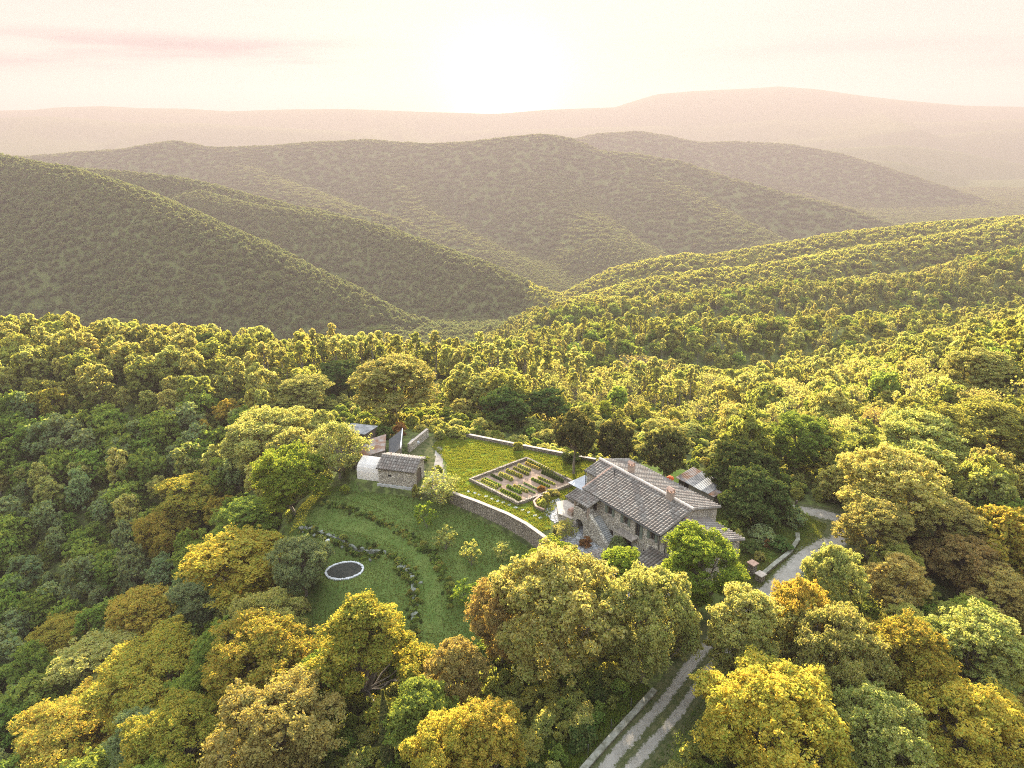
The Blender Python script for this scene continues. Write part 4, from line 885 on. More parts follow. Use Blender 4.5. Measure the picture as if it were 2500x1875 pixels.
def chimney(s, t, h, w=.85, d=.62):
    z0 = zn(t) - .3; mb = MB(); mb.box(s - w / 2, s + w / 2, t - d / 2, t + d / 2, z0, z0 + h)
    o = mb.build('chimney', MAT['brick'], rf)
    c = MB(); c.box(s - w / 2 - .08, s + w / 2 + .08, t - d / 2 - .08, t + d / 2 + .08, z0 + h + .002, z0 + h + .09)
    for a in (-1, 1):
        for b in (-1, 1): c.box(s + a * (w / 2 - .08) - .07, s + a * (w / 2 - .08) + .07, t + b * (d / 2 - .08) - .07, t + b * (d / 2 - .08) + .07, z0 + h + .092, z0 + h + .40)
    z = z0 + h + .40
    c.add([(s - w / 2 - .12, t - d / 2 - .1, z), (s + w / 2 + .12, t - d / 2 - .1, z), (s + w / 2 + .12, t + d / 2 + .1, z), (s - w / 2 - .12, t + d / 2 + .1, z), (s - w / 2 - .12, t, z + .28), (s + w / 2 + .12, t, z + .28)],
          [(3, 2, 1, 0), (0, 1, 5, 4), (2, 3, 4, 5), (1, 2, 5), (3, 0, 4)])
    c.build('chimney_cap', MAT['terracotta'], rf)
chimney(6.1, 1.0, 1.75); chimney(15.4, -.35, 1.6, .95, .7)
MB().tube([(5.0, -1.5, zn(1.5)), (5.0, -1.5, zn(1.5) + 1.15)], .10, 10).tube([(5.0, -1.5, zn(1.5) + 1.16), (5.0, -1.5, zn(1.5) + 1.32)], [.17, .04], 10).build('flue', MAT['metal'], rf)
def opening(h, shut='both', door=False):
    a, b, c, d = h; f = MB(); w = .07; y = FW + .2
    f.box(a, a + w, y, y + .06, c, d); f.box(b - w, b, y, y + .06, c, d); f.box(a + w, b - w, y, y + .06, c, c + w); f.box(a + w, b - w, y, y + .06, d - w, d); f.box((a + b) / 2 - w / 2, (a + b) / 2 + w / 2, y + .005, y + .055, c + w, d - w)
    o = f.build('door' if door else 'window', MAT['darkwood'], HX)
    MB().box(a + .01, b - .01, y + .065, y + .08, c + .01, d - .01).build('pane', MAT['glass'], o)
    sides = {'both': (0, 1), 'right': (1,), 'none': ()}[shut]
    for sd_ in sides:
        g_ = MB(); wd = (b - a) * .56; x0 = a - wd - .03 if sd_ == 0 else b + .03
        g_.box(x0, x0 + wd, FW - .07, FW - .02, c - .03, d + .03)
        for k in range(int((d - c) / .11)): g_.box(x0 + .06, x0 + wd - .06, FW - .09, FW - .072, c + .05 + k * .11, c + .11 + k * .11)
        g_.build('shutter', MAT['shutter'], o)
    if not door: MB().box(a - .1, b + .1, FW - .12, FW + .1, c - .12, c - .005).build('sill', MAT['cap'], o)
    MB().box(a - .15, b + .15, FW - .025, FW + .12, d + .005, d + .17).build('lintel', MAT['cap'], o)
opening(UP[0]); opening(UP[1]); opening(UP[2], 'right', True); opening(UP[3])
opening(LOW[0], 'none'); opening(LOW[1], 'none', True); opening(LOW[2], 'none'); opening(LOW[3], 'none', True)
b_ = MB(); b_.box(11.6, 14.9, -7.3, -6.02, 3.16, 3.34); b_.box(11.8, 12.0, -6.9, -6.02, 2.8, 3.158); b_.box(14.4, 14.6, -6.9, -6.02, 2.8, 3.158); bal = b_.build('balcony', MAT['cap'], HX)
r_ = MB(); r_.bar((11.65, -7.25, 4.25), (14.85, -7.25, 4.25), .04); r_.bar((11.65, -7.25, 4.25), (11.65, -6.05, 4.25), .04)
for k in range(23): r_.bar((11.65 + k * .1455, -7.25, 3.342), (11.65 + k * .1455, -7.25, 4.228), .022)
r_.build('railing', MAT['metal'], bal)
# porch landing, pillar, arch and outside stairs
p_ = MB(); pr_ = [(6.95, -8.45), (3.6, -8.45), (3.6, -6.02), (6.95, -6.02)]; p_.prism(pr_[::-1], 2.9, 3.38)
p_.box(3.6, 4.2, -8.45, -7.95, -.3, 2.898); p_.box(5.9, 6.95, -8.45, -7.95, -.3, 2.898)
n = 10; top = [(4.2, 1.6)] + [(5.05 - .85 * math.cos(PI * i / n), 1.6 + .75 * math.sin(PI * i / n)) for i in range(n + 1)] + [(5.9, 1.6)]
for i in range(len(top) - 1):
    (a, za), (b, zb) = top[i], top[i + 1]
    if b - a > 1e-4: p_.add([(a, -8.45, za), (b, -8.45, zb), (b, -8.45, 2.898), (a, -8.45, 2.898), (a, -7.95, za), (b, -7.95, zb), (b, -7.95, 2.898), (a, -7.95, 2.898)], [(0, 1, 2, 3), (7, 6, 5, 4), (0, 4, 5, 1), (3, 2, 6, 7)])
p_.box(3.6, 3.95, -7.94, -6.02, -.3, 2.898); p_.box(3.6, 6.3, -8.45, -8.15, 3.382, 4.2); p_.box(3.6, 3.9, -8.14, -6.02, 3.382, 4.2)
p_.build('arched_porch', MAT['stone'], HX)
MB().box(6.6, 6.95, -8.45, -8.1, 3.384, zn(8.5) - .12).box(3.62, 3.92, -8.43, -8.13, 4.203, zn(8.5) - .13).build('porch_pillar', MAT['brick'], HX)
roof_plane('porch_roof', (3.3, -8.95, zn(8.95) + .02), (7.15, -8.95, zn(8.95) + .02), (7.15, -6.5, zn(6.5) - .1), (3.3, -6.5, zn(6.5) - .1), HX, seed=6)
st = MB(); ns = 18
for i in range(ns):
    s = 6.97 + i * .235; z = 3.38 - i * .188; st.box(s, s + .235, -7.9, -6.05, -.3, z - .188)
st.build('staircase', MAT['concrete'], HX)
st = MB(); st.add([(6.96, y_, z_) for y_ in (-8.4, -7.92) for z_ in (-.4, 4.25)] + [(11.3, y_, z_) for y_ in (-8.4, -7.92) for z_ in (-.4, .75)], [(0, 1, 3, 2), (4, 6, 7, 5), (0, 4, 5, 1), (2, 3, 7, 6), (1, 5, 7, 3), (0, 2, 6, 4)])
st.build('stair_parapet', MAT['stone'], HX)
# annex at the near end
mb = MB(); mb.prism([(19.02, -6.0), (25.2, -5.6), (25.2, 3.4), (19.02, 3.4)], -.6, [5.2, 4.95, 4.5, 4.7]); mb.add([(25.21, -5.6, 4.95), (25.21, -1.3, 6.2), (25.21, 3.4, 4.5)], [(0, 1, 2)]); mb.build('annex_wall', MAT['stone'], HX)
ar = roof_plane('annex_roof', (19.02, -6.4, 5.62), (25.7, -6.1, 5.3), (25.7, -1.2, 6.62), (19.02, -1.3, 7.0), HX, seed=7)
roof_plane('annex_roof', (25.7, 3.9, 4.95), (19.02, 3.9, 5.15), (19.02, -1.28, 7.0), (25.7, -1.18, 6.62), HX, seed=8)
ridge_tiles(ar, (19.1, -1.3, 7.08), (25.7, -1.2, 6.7), r=.16, mat=MAT['terracotta'])
mb = MB(); mb.box(17.6, 21.0, -9.2, -6.05, -.4, 2.35); mb.build('lean_to_wall', MAT['stone'], HX)
roof_plane('lean_to_roof', (17.3, -9.6, 2.45), (21.3, -9.6, 2.45), (21.3, -6.03, 3.3), (17.3, -6.03, 3.3), HX, seed=9)
MB().tube([(18.85, -6.12, 5.9), (18.85, -6.12, 3.5)], .06, 6).build('downpipe', MAT['metal'], HX)
MB().tube([(20.0, -6.12, 5.2), (20.0, -6.12, 3.2)], .06, 6).build('downpipe', MAT['metal'], HX)
MB().tube([(.22, -3.1, 6.9), (.22, -3.1, 0.2)], .06, 6).build('downpipe', MAT['metal'], HX)
MB().tube([(7.2, -6.56, zn(6.6)), (19.2, -6.56, zn(6.6))], .075, 6).build('gutter', MAT['metal'], HX)
# lean-to shade roof at the far gable
mb = MB(); mb.add([(-4.3, -2.8, 2.75), (-4.3, .9, 3.0), (-.05, .9, 3.25), (-.3, -2.9, 3.0), (-4.3, -2.8, 2.7), (-4.3, .9, 2.95), (-.05, .9, 3.2), (-.3, -2.9, 2.95)], [(0, 1, 2, 3), (7, 6, 5, 4), (0, 4, 5, 1), (1, 5, 6, 2), (2, 6, 7, 3), (3, 7, 4, 0)])
sh = mb.build('awning', MAT['canvas'], HX)
pp = MB()
for q in ((-4.2, -2.7), (-4.2, .8), (-2.2, -2.75)): pp.tube([(q[0], q[1], -.1), (q[0], q[1], 2.72)], .05, 6)
pp.build('awning_post', MAT['metal'], sh)
mb = MB(); mb.box(-1.6, .25, -5.2, -3.2, -.2, 2.1); mb.build('porch_wall', MAT['stone'], HX)
roof_plane('side_roof', (-1.9, -5.6, 2.2), (.28, -5.6, 2.2), (.28, -3.02, 2.9), (-1.9, -3.02, 2.9), HX, seed=12)

def hw(s, t):                                            # house frame to world
    c, s_ = math.cos(.63 - PI / 2), math.sin(.63 - PI / 2); return 14.18 + s * c - t * s_, 102.98 + s * s_ + t * c
# raised terrace
TR = empty('raised_terrace', (14.18, 102.98, 0), -(PI / 2 - 0.63)); tag(TR, 'small raised stone terrace with sunlit floor left of the porch arch', 'terrace')
MB().prism([(3.57, -8.6), (1.2, -9.3), (-1.6, -7.4), (-1.2, -5.7), (3.57, -5.9)][::-1], -.4, 1.75).build('terrace_wall', MAT['stone'], TR)
MB().prism([(3.57, -8.75), (1.15, -9.45), (-1.75, -7.45), (-1.3, -5.6), (3.57, -5.8)][::-1], 1.753, 1.87).build('terrace_floor', MAT['cap'], TR)
ov = empty('brick_oven', (*hw(2.6, -8.0), 1.87), -(PI / 2 - 0.63)); tag(ov, 'small brick oven with rounded hood on the raised terrace', 'oven')
MB().box(-.5, .5, -.4, .4, 0, .7).build('base', MAT['brick'], ov)
MB().tube([(0, -.38, .72), (0, .38, .72)], .46, 14).build('hood', MAT['terracotta'], ov)
# sheets of the yard
COURT = [(6.9, 90.3), (9.5, 84), (13.2, 78.5), (19, 76.5), (24, 78), (22, 84), (16, 92), (14, 93.5), (10, 97.5), (7.6, 96)]
sheet('courtyard_paving', [p for p in COURT], MAT['paving'], .045, .4, zfun=lambda a, b: a * 0)
sheet('terrace_paving', [(4.8, 99.8), (6.8, 96.6), (8.6, 98.0), (8.3, 104.5), (6.9, 104)], MAT['paving'], .05, .3, zfun=lambda a, b: a * 0)
sheet('garden_soil', [(2.7, 117.9), (-6.9, 110.2), (1.0, 102.5), (10.6, 109.0)], MAT['soil'], .10, .3, zfun=lambda a, b: a * 0 + .05 * np.sin(a * 4.5 + b * 3.3))
sheet('barn_path', [(-15.8, 108.2), (-12.4, 106.6), (-11.6, 110.5), (-12.6, 116), (-13.6, 124.0), (-14.6, 124.0), (-14.3, 116), (-14.4, 112)], MAT['gravel'], .055, .3, zfun=lambda a, b: a * 0)
sheet('yard_grass', [(-13.6, 124), (-14.6, 128), (-20, 129), (-19.5, 118), (-14.6, 113.5), (-14.4, 116)], MAT['verge'], .05, .4, zfun=lambda a, b: a * 0)
sheet('side_lawn', [(20, 116.8), (16, 112), (12, 108), (24, 98), (36, 86), (34, 80.5), (41, 86.5), (46.5, 93), (47.5, 99), (38, 109.5), (30, 115)], MAT['meadow'], .03, .4, zfun=lambda a, b: a * 0)

def wall_strip(name, label, pts, thick, ztop, zbot, mat, capmat=None, cat='wall', cap=.10, jag=0.0, seg=.8, parts=True):
    """free-standing wall along a polyline; ztop and zbot may be functions of x, y"""
    P = [Vector(p[:2]) for p in pts]; out = []
    for a, b in zip(P, P[1:]):
        n = max(1, int((b - a).length / seg)); out += [a.lerp(b, k / n) for k in range(n)]
    out.append(P[-1]); r = random.Random(len(label)); top = []; V = []; cv = []
    for i, p in enumerate(out):
        d = out[min(i + 1, len(out) - 1)] - out[max(i - 1, 0)]; d.normalize(); nn = Vector((-d.y, d.x)) * thick / 2
        zt_ = (ztop(p.x, p.y) if callable(ztop) else ztop) + r.uniform(-jag, jag); zb = zbot(p.x, p.y) if callable(zbot) else zbot
        for s in (-1, 1): V += [(p.x + nn.x * s, p.y + nn.y * s, zb), (p.x + nn.x * s, p.y + nn.y * s, zt_)]
        for s in (-1, 1): cv += [(p.x + nn.x * s * 1.18, p.y + nn.y * s * 1.18, zt_ + .003), (p.x + nn.x * s * 1.18, p.y + nn.y * s * 1.18, zt_ + cap)]
    def faces(n):
        f = [(0, 1, 3, 2), (4 * n - 4, 4 * n - 2, 4 * n - 1, 4 * n - 3)]
        for i in range(n - 1): a = 4 * i; b = a + 4; f += [(a, b, b + 1, a + 1), (a + 3, b + 3, b + 2, a + 2), (a + 1, b + 1, b + 3, a + 3), (a + 2, b + 2, b, a)]
        return f
    w = MB().add(V, faces(len(out))).build(name if not capmat else 'wall', mat)
    if not capmat: return tag(w, label, cat)
    root = empty(name, (0, 0, 0)); w.parent = root; MB().add(cv, faces(len(out))).build('coping', capmat, root); return tag(root, label, cat)
lowg = lambda a, b: min(gz(a - .7, b - .9), gz(a, b - 1.0)) - .5
wall_strip('retaining_wall', 'long stone retaining wall with pale coping between the meadow and the lawn', WALL_LINE[1:], .55, .22, lowg, MAT['stonew'], MAT['cap'])
wall_strip('garden_wall', 'low pale-topped wall along the far edge of the lawn', [(-14.3, 131), (-2, 125.4), (10.2, 119.9), (15.5, 117.6)], .5, .55, -3.5, MAT['stonew'], MAT['cap'])
wall_strip('stone_wall', 'low stone wall enclosing the square vegetable garden', [(2.7, 118.3), (-7.3, 110.2), (1.0, 102.1), (10.9, 109.0), (2.7, 118.3)], .42, .62, -.2, MAT['stonew'], None, jag=.03)
wall_strip('stone_wall', 'rough stone wall running away behind the barn', [(-19.6, 121.5), (-18.4, 124.5), (-16.8, 128.5)], .45, 1.7, -.2, MAT['stone'], MAT['cap'])
wall_strip('stone_wall', 'curved low wall between the shrub garden and the road', [(43.6, 93.2), (43.0, 91.4), (40.6, 88.2), (37.3, 85.2), (34.6, 82.6)], .5, lambda a, b: gz(a, b) + .45, lambda a, b: gz(a, b) - .4, MAT['stonew'], MAT['mosscap'])
wall_strip('roadside_wall', 'low pale wall along the left side of the track at the bottom', [(4.0, 49.8), (7.4, 53.6), (11.5, 58.2), (16.4, 63.6)], .6, lambda a, b: gz(a, b) + .3, lambda a, b: gz(a, b) - .5, MAT['stonew'], MAT['mosscap'], jag=.03)
wall_strip('border_wall', 'curved brick edging round the shrub bed by the flagstones', [(5.2, 99.9), (3.9, 101.0), (3.6, 102.6), (4.6, 104.2), (6.3, 104.6)], .28, .5, -.1, MAT['stonew'], MAT['terracotta'])
wall_strip('dry_stone_wall', 'rough dry stone wall on the bank between the meadow and the pond', BANK1[0:6], .7, lambda a, b: gz(a, b) + .12, lambda a, b: gz(a, b) - .6, MAT['rock'], None, jag=.2, seg=.5)
for i, (a, b) in enumerate([(5.2, 51.3), (8.4, 54.9), (11.2, 58.0), (13.8, 60.9)]):
    tag(MB().bar((a - .5, b + .4, gz(a, b) - .3), (a - .5, b + .4, gz(a, b) + 1.5), .07).build('fence_post', MAT['metal']), 'thin dark fence post behind the low roadside wall', 'post', 'fence posts along the roadside wall')
for (px, py, h, lab) in ((33.6, 83.6, 1.7, 'taller flat-capped stone gate post with the reddish top by the shrub garden'), (34.2, 81.9, 1.1, 'lower stone gate post at the near end of the curved wall')):
    g0 = gz(px, py); r0_ = tag(empty('gate_post', (px, py, g0), .6), lab, 'gate post'); MB().box(-.45, .45, -.45, .45, -.5, h).build('pillar', MAT['stonew'], r0_); MB().box(-.6, .6, -.6, .6, h + .003, h + .13).build('cap', MAT['terracotta'] if h > 1.4 else MAT['cap'], r0_)
tag(MB().bar((46.0, 100.4, -.3), (46.0, 100.4, 1.9), .28).build('gate_post', MAT['darkwood']), 'dark wooden post at the inside of the road bend', 'post')
# stepping stones beside the vegetable garden
rk = random.Random(5)
def slab_bm(rad, h, seed, name='stone', mat='whitestone'):
    r = random.Random(seed); n = 7; poly = [(rad * r.uniform(.75, 1.15) * math.cos(2 * PI * i / n), rad * r.uniform(.6, .9) * math.sin(2 * PI * i / n)) for i in range(n)]
    return MB().prism(poly, -.05, h).mesh(name, MAT[mat])
sb = [slab_bm(.38, .10, k) for k in range(3)]
for i in range(13):
    f = i / 12; o = link('stepping_stone', sb[i % 3], None, (-7.4 + 12.0 * f + rk.uniform(-.1, .1), 106.6 - 8.6 * f + .5 * math.sin(f * 3) + rk.uniform(-.1, .1), .02)); o.rotation_euler.z = rk.uniform(0, 6)
    tag(o, 'flat pale stone in the row beside the vegetable garden', 'stepping stone', 'stepping stones on the lawn')
def rock_mesh(seed, rad=1.0, mat='rock'):
    r = np.random.default_rng(seed); bm = bmesh.new(); bmesh.ops.create_icosphere(bm, subdivisions=3, radius=rad)
    off = r.uniform(0, 50, 3)
    for v in bm.verts:
        p = v.co; k = 1 + .55 * float(fbm(np.array([p.x * 1.6 + off[0]]), np.array([p.y * 1.6 + p.z * 1.3 + off[1]]), 3, seed)[0]); v.co = Vector((p.x * k, p.y * k * .8, p.z * k * .62))
    me = bpy.data.meshes.new('rock'); bm.to_mesh(me); bm.free(); me.materials.append(MAT[mat]); return me
rocks = [rock_mesh(k) for k in range(4)]; wr = rock_mesh(9, 1.0, 'whitestone')
for k, (u, v, s, lab) in enumerate([(740, 1290, 1.0, 'pale boulder at the upper end of the bank'), (802, 1322, .95, 'whitish boulder above the stone ringed pond'), (975, 1388, .8, 'grey boulder midway along the bank'), (1010, 1440, .9, 'grey boulder low on the bank by the pointed oak'),
        (1012, 1500, 1.0, 'lowest mossy boulder at the foot of the bank'), (835, 1338, .55, 'small grey stone just right of the whitish boulder'), (905, 1366, .6, 'small dark stone on the bank between the boulders')]):
    x_, y_, g_ = on_ground(u, v, .2); o = link('boulder', wr if k == 1 else rocks[k % 4], None, (x_, y_, g_ + .1)); o.scale = (s * .6, s * .6, s * .6); o.rotation_euler.z = k; tag(o, lab, 'boulder')
x_, y_, g_ = on_ground(1690, 1820, .2); o = link('boulder', rocks[1], None, (x_, y_, g_ + .1)); o.scale = (.6, .4, .35); tag(o, 'pale stone at the right edge of the track', 'boulder')
# pond
x_, y_, g_ = PONDC
pn = tag(empty('stone_ringed_pond', (x_, y_, g_ + .1)), 'small oval pond or fire pit ringed with white stones on the lower grass', 'pond')
ring = MB(); K = 54; r5 = random.Random(8)
for i in range(K):
    a = 2 * PI * i / K; rr2 = 2.7 * (1 + .07 * math.sin(2 * a + .6)); cx_, cy2 = rr2 * 1.0 * math.cos(a), rr2 * .86 * math.sin(a); s_ = .22 * r5.uniform(.8, 1.2)
    p5 = [(cx_ + s_ * r5.uniform(.7, 1.1) * math.cos(b), cy2 + s_ * r5.uniform(.7, 1.1) * math.sin(b)) for b in [2 * PI * q / 6 for q in range(6)]]
    ring.prism(p5, -.5, .16 * r5.uniform(.7, 1.2))
ring.build('stone_ring', MAT['whitestone'], pn)
MB().prism([(2.65 * math.cos(2 * PI * i / 40) * (1 + .07 * math.sin(4 * PI * i / 40 + .6)), 2.28 * math.sin(2 * PI * i / 40) * (1 + .07 * math.sin(4 * PI * i / 40 + .6))) for i in range(40)], -.6, .02).build('pond_bed', MAT['water'], pn)
POND = (x_, y_)
# board shed behind the farmhouse
SH = tag(empty('board_shed', (14.18, 102.98, 0), -(PI / 2 - 0.63)), 'dark board shed with patched sheet roof behind the farmhouse', 'shed')
s0, s1, t0, t1 = 5.0, 12.4, 14.0, 17.6
w_ = MB(); w_.box(s0 + 2.2, s1, t0, t0 + .12, -.2, 2.35); w_.box(s0, s0 + .12, t0 + .13, t1, -.2, 2.6); w_.box(s1 - .12, s1, t0 + .13, t1, -.2, 2.6); w_.box(s0 + .13, s1 - .13, t1 - .12, t1, -.2, 2.6)
w_.build('wall', MAT['boards'], SH)
f_ = MB()
for q in (s0, s0 + 1.1, s0 + 2.15): f_.box(q, q + .14, t0 - .03, t0 + .11, -.2, 2.38)
f_.build('post', MAT['darkwood'], SH)
MB().box(s0 + .2, s1 - .2, t0 + 1.6, t0 + 1.65, -.1, 2.4).build('shade_panel', MAT['darkvoid'], SH)  # near-black panel stands in for the shade inside the open shed
for k, (a, b, m) in enumerate(((s0 - .4, s0 + 1.6, 'rusty'), (s0 + 1.62, s0 + 3.4, 'sheet'), (s0 + 3.42, s0 + 5.2, 'concrete'), (s0 + 5.22, s0 + 6.6, 'sheet'), (s0 + 6.62, s1 + .4, 'rusty'))):
    mb = MB(); zz = .03 * (k % 2)
    nn = 12
    for i in range(nn):
        xa = a + (b - a) * i / nn; xb = a + (b - a) * (i + 1) / nn; h = .05 * (i % 2)
        mb.add([(xa, t0 - .5, 2.42 + zz + h), (xb, t0 - .5, 2.42 + zz + .05 - h), (xb, t1 + .3, 3.05 + zz + .05 - h), (xa, t1 + .3, 3.05 + zz + h), (xa, t0 - .5, 2.38 + zz), (xb, t0 - .5, 2.38 + zz), (xb, t1 + .3, 3.01 + zz), (xa, t1 + .3, 3.01 + zz)], [(0, 1, 2, 3), (7, 6, 5, 4), (0, 4, 5, 1), (2, 6, 7, 3)])
    mb.build('roof_sheet', MAT[m], SH)
tb = rock_mesh(21, 1.0, 'tarp'); o = link('tarpaulin', tb, None, (*hw(9.6, 13.3), .55)); o.scale = (1.25, .7, 1.0); o.rotation_euler.z = -.95; tag(o, 'blue tarpaulin heaped against the front of the board shed', 'tarpaulin')
ob = rock_mesh(22, .7, 'orange'); o = link('parasol', ob, None, (27.6, 110.0, .75)); tag(o, 'small orange cover under the pines behind the farmhouse', 'cover')
# barn and sheds by the meadow
BA = tag(empty('stone_barn', (-23.2, 109.75, 0), R(-14.8)), 'small stone barn with grey tiled roof at the top of the meadow', 'barn')
W_, D1, D2 = 6.7, 2.5, 4.5
mb = MB(); hole = [(1.75, 2.35, 1.35, 1.85)]
wall_face(mb, 0, W_, -1.3, 2.95, 0, hole, .3); mb.add([(0, D2, -.3), (W_, D2, -.3), (W_, D2, 3.3), (0, D2, 3.3)], [(0, 1, 2, 3)])
mb.add([(0, 0, -1.3), (0, D2, -1.3), (0, D2, 3.3), (0, D1, 4.05), (0, 0, 2.95)], [(0, 1, 2, 3, 4)])
A1, A2, dh = .9, 3.1, 2.3
mb.add([(W_, 0, -1.3), (W_, A1, -1.3), (W_, A1, dh), (W_, A1, 3.4), (W_, 0, 2.95)], [(0, 1, 2, 3, 4)]); mb.add([(W_, A2, -1.3), (W_, D2, -1.3), (W_, D2, 3.3), (W_, A2, 3.85), (W_, A2, dh)], [(0, 1, 2, 3, 4)])
arc = [(A1 + (A2 - A1) * i / 8, dh + .45 * math.sin(PI * i / 8)) for i in range(9)]
for (a, za), (b, zb) in zip(arc, arc[1:]):
    rt = lambda q: 2.95 + .44 * q if q < D1 else 4.05 - .375 * (q - D1)
    mb.add([(W_, a, za), (W_, b, zb), (W_, b, rt(b)), (W_, a, rt(a))], [(0, 1, 2, 3)])
mb.build('wall', MAT['stone'], BA)
MB().box(-.25, W_ + .1, -.35, -.02, -1.4, -.05).build('plinth', MAT['concrete'], BA)
dr = MB(); dr.add([(W_ - .12, y_, z_) for y_, z_ in [(A1, -.2)] + arc + [(A2, -.2)]], [tuple(range(len(arc) + 2))]); dr.build('door', MAT['darkwood'], BA)
wn = MB().box(1.75, 2.35, .2, .24, 1.35, 1.85).build('window', MAT['glass'], BA)
br = roof_plane('roof', (-.3, -.4, 2.95), (W_ + .3, -.4, 2.95), (W_ + .3, D1, 4.25), (-.3, D1, 4.25), BA, seed=21)
roof_plane('roof', (W_ + .3, D2 + .35, 3.35), (-.3, D2 + .35, 3.35), (-.3, D1 + .01, 4.25), (W_ + .3, D1 + .01, 4.25), BA, seed=22)
ridge_tiles(br, (-.3, D1, 4.31), (W_ + .3, D1, 4.31), r=.14)
MB().tube([(1.4, D1 + .1, 4.2), (1.4, D1 + .1, 4.85)], .09, 8).build('flue', MAT['terracotta'], BA)
PT = tag(empty('plastic_shelter', (-23.2, 109.75, 0), R(-14.8)), 'bright white plastic-covered shelter joined to the left of the barn', 'shelter')
prof = [(.4, -1.4), (.35, 1.6), (.6, 2.3), (1.1, 2.72), (3.2, 3.25), (3.3, 3.1), (3.4, -.4)]
mb = MB(); xs_ = [-4.35, -3.3, -2.2, -1.1, -.05]
for i in range(4):
    for (a, za), (b, zb) in zip(prof, prof[1:]):
        mb.add([(xs_[i], a, za), (xs_[i + 1], a, za), (xs_[i + 1], b, zb), (xs_[i], b, zb)], [(0, 1, 2, 3)])
for s in (xs_[0], xs_[-1]): mb.add([(s, a, z) for a, z in prof], [tuple(range(len(prof)))])
mb.build('cover', MAT['film'], PT)
mb = MB()
for s in xs_[1:-1]: mb.tube([(s, a + .05, z - .06) for a, z in prof[1:5]], .035, 5)
mb.build('hoop', MAT['metal'], PT)
def shed_quad(name, label, corners, mat, wallmat, ground=0.0, cat='shed', thick=.08):
    root = empty(name, (0, 0, 0)); cx_ = sum(c[0] for c in corners) / 4; cy2 = sum(c[1] for c in corners) / 4
    V = [tuple(c) for c in corners] + [(c[0], c[1], c[2] - thick) for c in corners]
    MB().add(V, [(0, 1, 2, 3), (7, 6, 5, 4), (0, 4, 5, 1), (1, 5, 6, 2), (2, 6, 7, 3), (3, 7, 4, 0)]).build('roof', mat, root)
    ins = [(c[0] + (cx_ - c[0]) * .08, c[1] + (cy2 - c[1]) * .08, c[2] - thick - .02) for c in corners]
    MB().prism([(c[0], c[1]) for c in ins], ground, [c[2] for c in ins]).build('wall', wallmat, root); return tag(root, label, cat)
shed_quad('tin_shed', 'shed with rust-streaked pale tin roof behind the white shelter', [(-28.6, 114.2, 2.2), (-23.1, 116.4, 3.0), (-24.0, 123.2, 3.1), (-28.8, 121.0, 2.4)], MAT['rusty'], MAT['boards'], -.6)
shed_quad('grey_shed', 'flat grey-roofed shed farthest back among the sheds', [(-33.5, 125.6, 2.5), (-28.2, 123.6, 2.8), (-26.2, 126.9, 3.1), (-31.9, 129.0, 2.8)], MAT['sheet'], MAT['darkwood'], -1.2)
shed_quad('sheet_metal_shed', 'lean-to of grey sheet metal with a bright edge beside the rust-streaked shed', [(-22.3, 114.9, 2.1), (-20.5, 117.6, 2.9), (-21.3, 125.6, 3.0), (-23.4, 122.4, 2.3)], MAT['metal'], MAT['boards'], -.3)
sm_ = [o_ for o_ in C.objects if o_.name.startswith('sheet_metal_shed')][0]
MB().bar((-20.44, 117.6, 2.9), (-21.24, 125.6, 3.02), .16, .3).build('fascia', MAT['white'], sm_)  # fascia coloured white so the sunlit look of this edge is painted in
o = link('tarpaulin', rock_mesh(31, 1.0, 'whitestone'), None, (-18.9, 124.6, .7)); o.scale = (1, 1, 1.1); tag(o, 'white heaped cover between the sheet metal shed and the rough wall', 'cover')
CN = tag(empty('tiled_canopy', (12.2, 83.4, 0), .5), 'small dark tiled canopy at the near edge of the courtyard', 'canopy')
roof_plane('roof', (-1.6, -1.2, 2.3), (1.6, -1.2, 2.3), (1.6, .6, 2.9), (-1.6, .6, 2.9), CN, seed=33)
roof_plane('roof', (1.6, 2.2, 2.4), (-1.6, 2.2, 2.4), (-1.6, .61, 2.9), (1.6, .61, 2.9), CN, seed=34)
mb = MB()
for a in (-1.4, 1.4):
    for b in (-1.0, 2.0): mb.box(a - .08, a + .08, b - .08, b + .08, -.1, 2.25)
mb.build('post', MAT['darkwood'], CN)
# ------------------------------------------------------------------ garden plants
def row_mesh(L, w, h, lm, seed, dens=900, name='planting_row'):
    r = np.random.default_rng(seed); n = int(dens * L); t = r.random(n) * L
    k = .45 + .55 * np.abs(np.sin(t * PI / .55 + seed)); a = r.uniform(0, PI, n); q = r.random(n) ** .4
    cen = np.stack([t, np.cos(a) * q * w / 2 * k, np.sin(a) * q * h * k * (0.8 + .4 * vnoise(t * 1.3, t * 0, seed)) + .08], 1)
    V, Q, tt = leaves_np(cen, np.stack([0 * a, np.cos(a), np.sin(a) + .3], 1), np.full(n, .12), r); return np_mesh(name, V, Q, mats=[MAT[lm]], attrs={'tint': tt})
gdir = math.atan2(109.0 - 118.1, 10.8 - 2.7)
Na, Wb, Sc, Ed = Vector((2.7, 118.1)), Vector((-7.1, 110.2)), Vector((1.0, 102.3)), Vector((10.8, 109.0))
def gp(a, b): return Wb + (Na - Wb) * a + (Sc - Wb) * b            # a along the far-left wall, b along the near-left wall
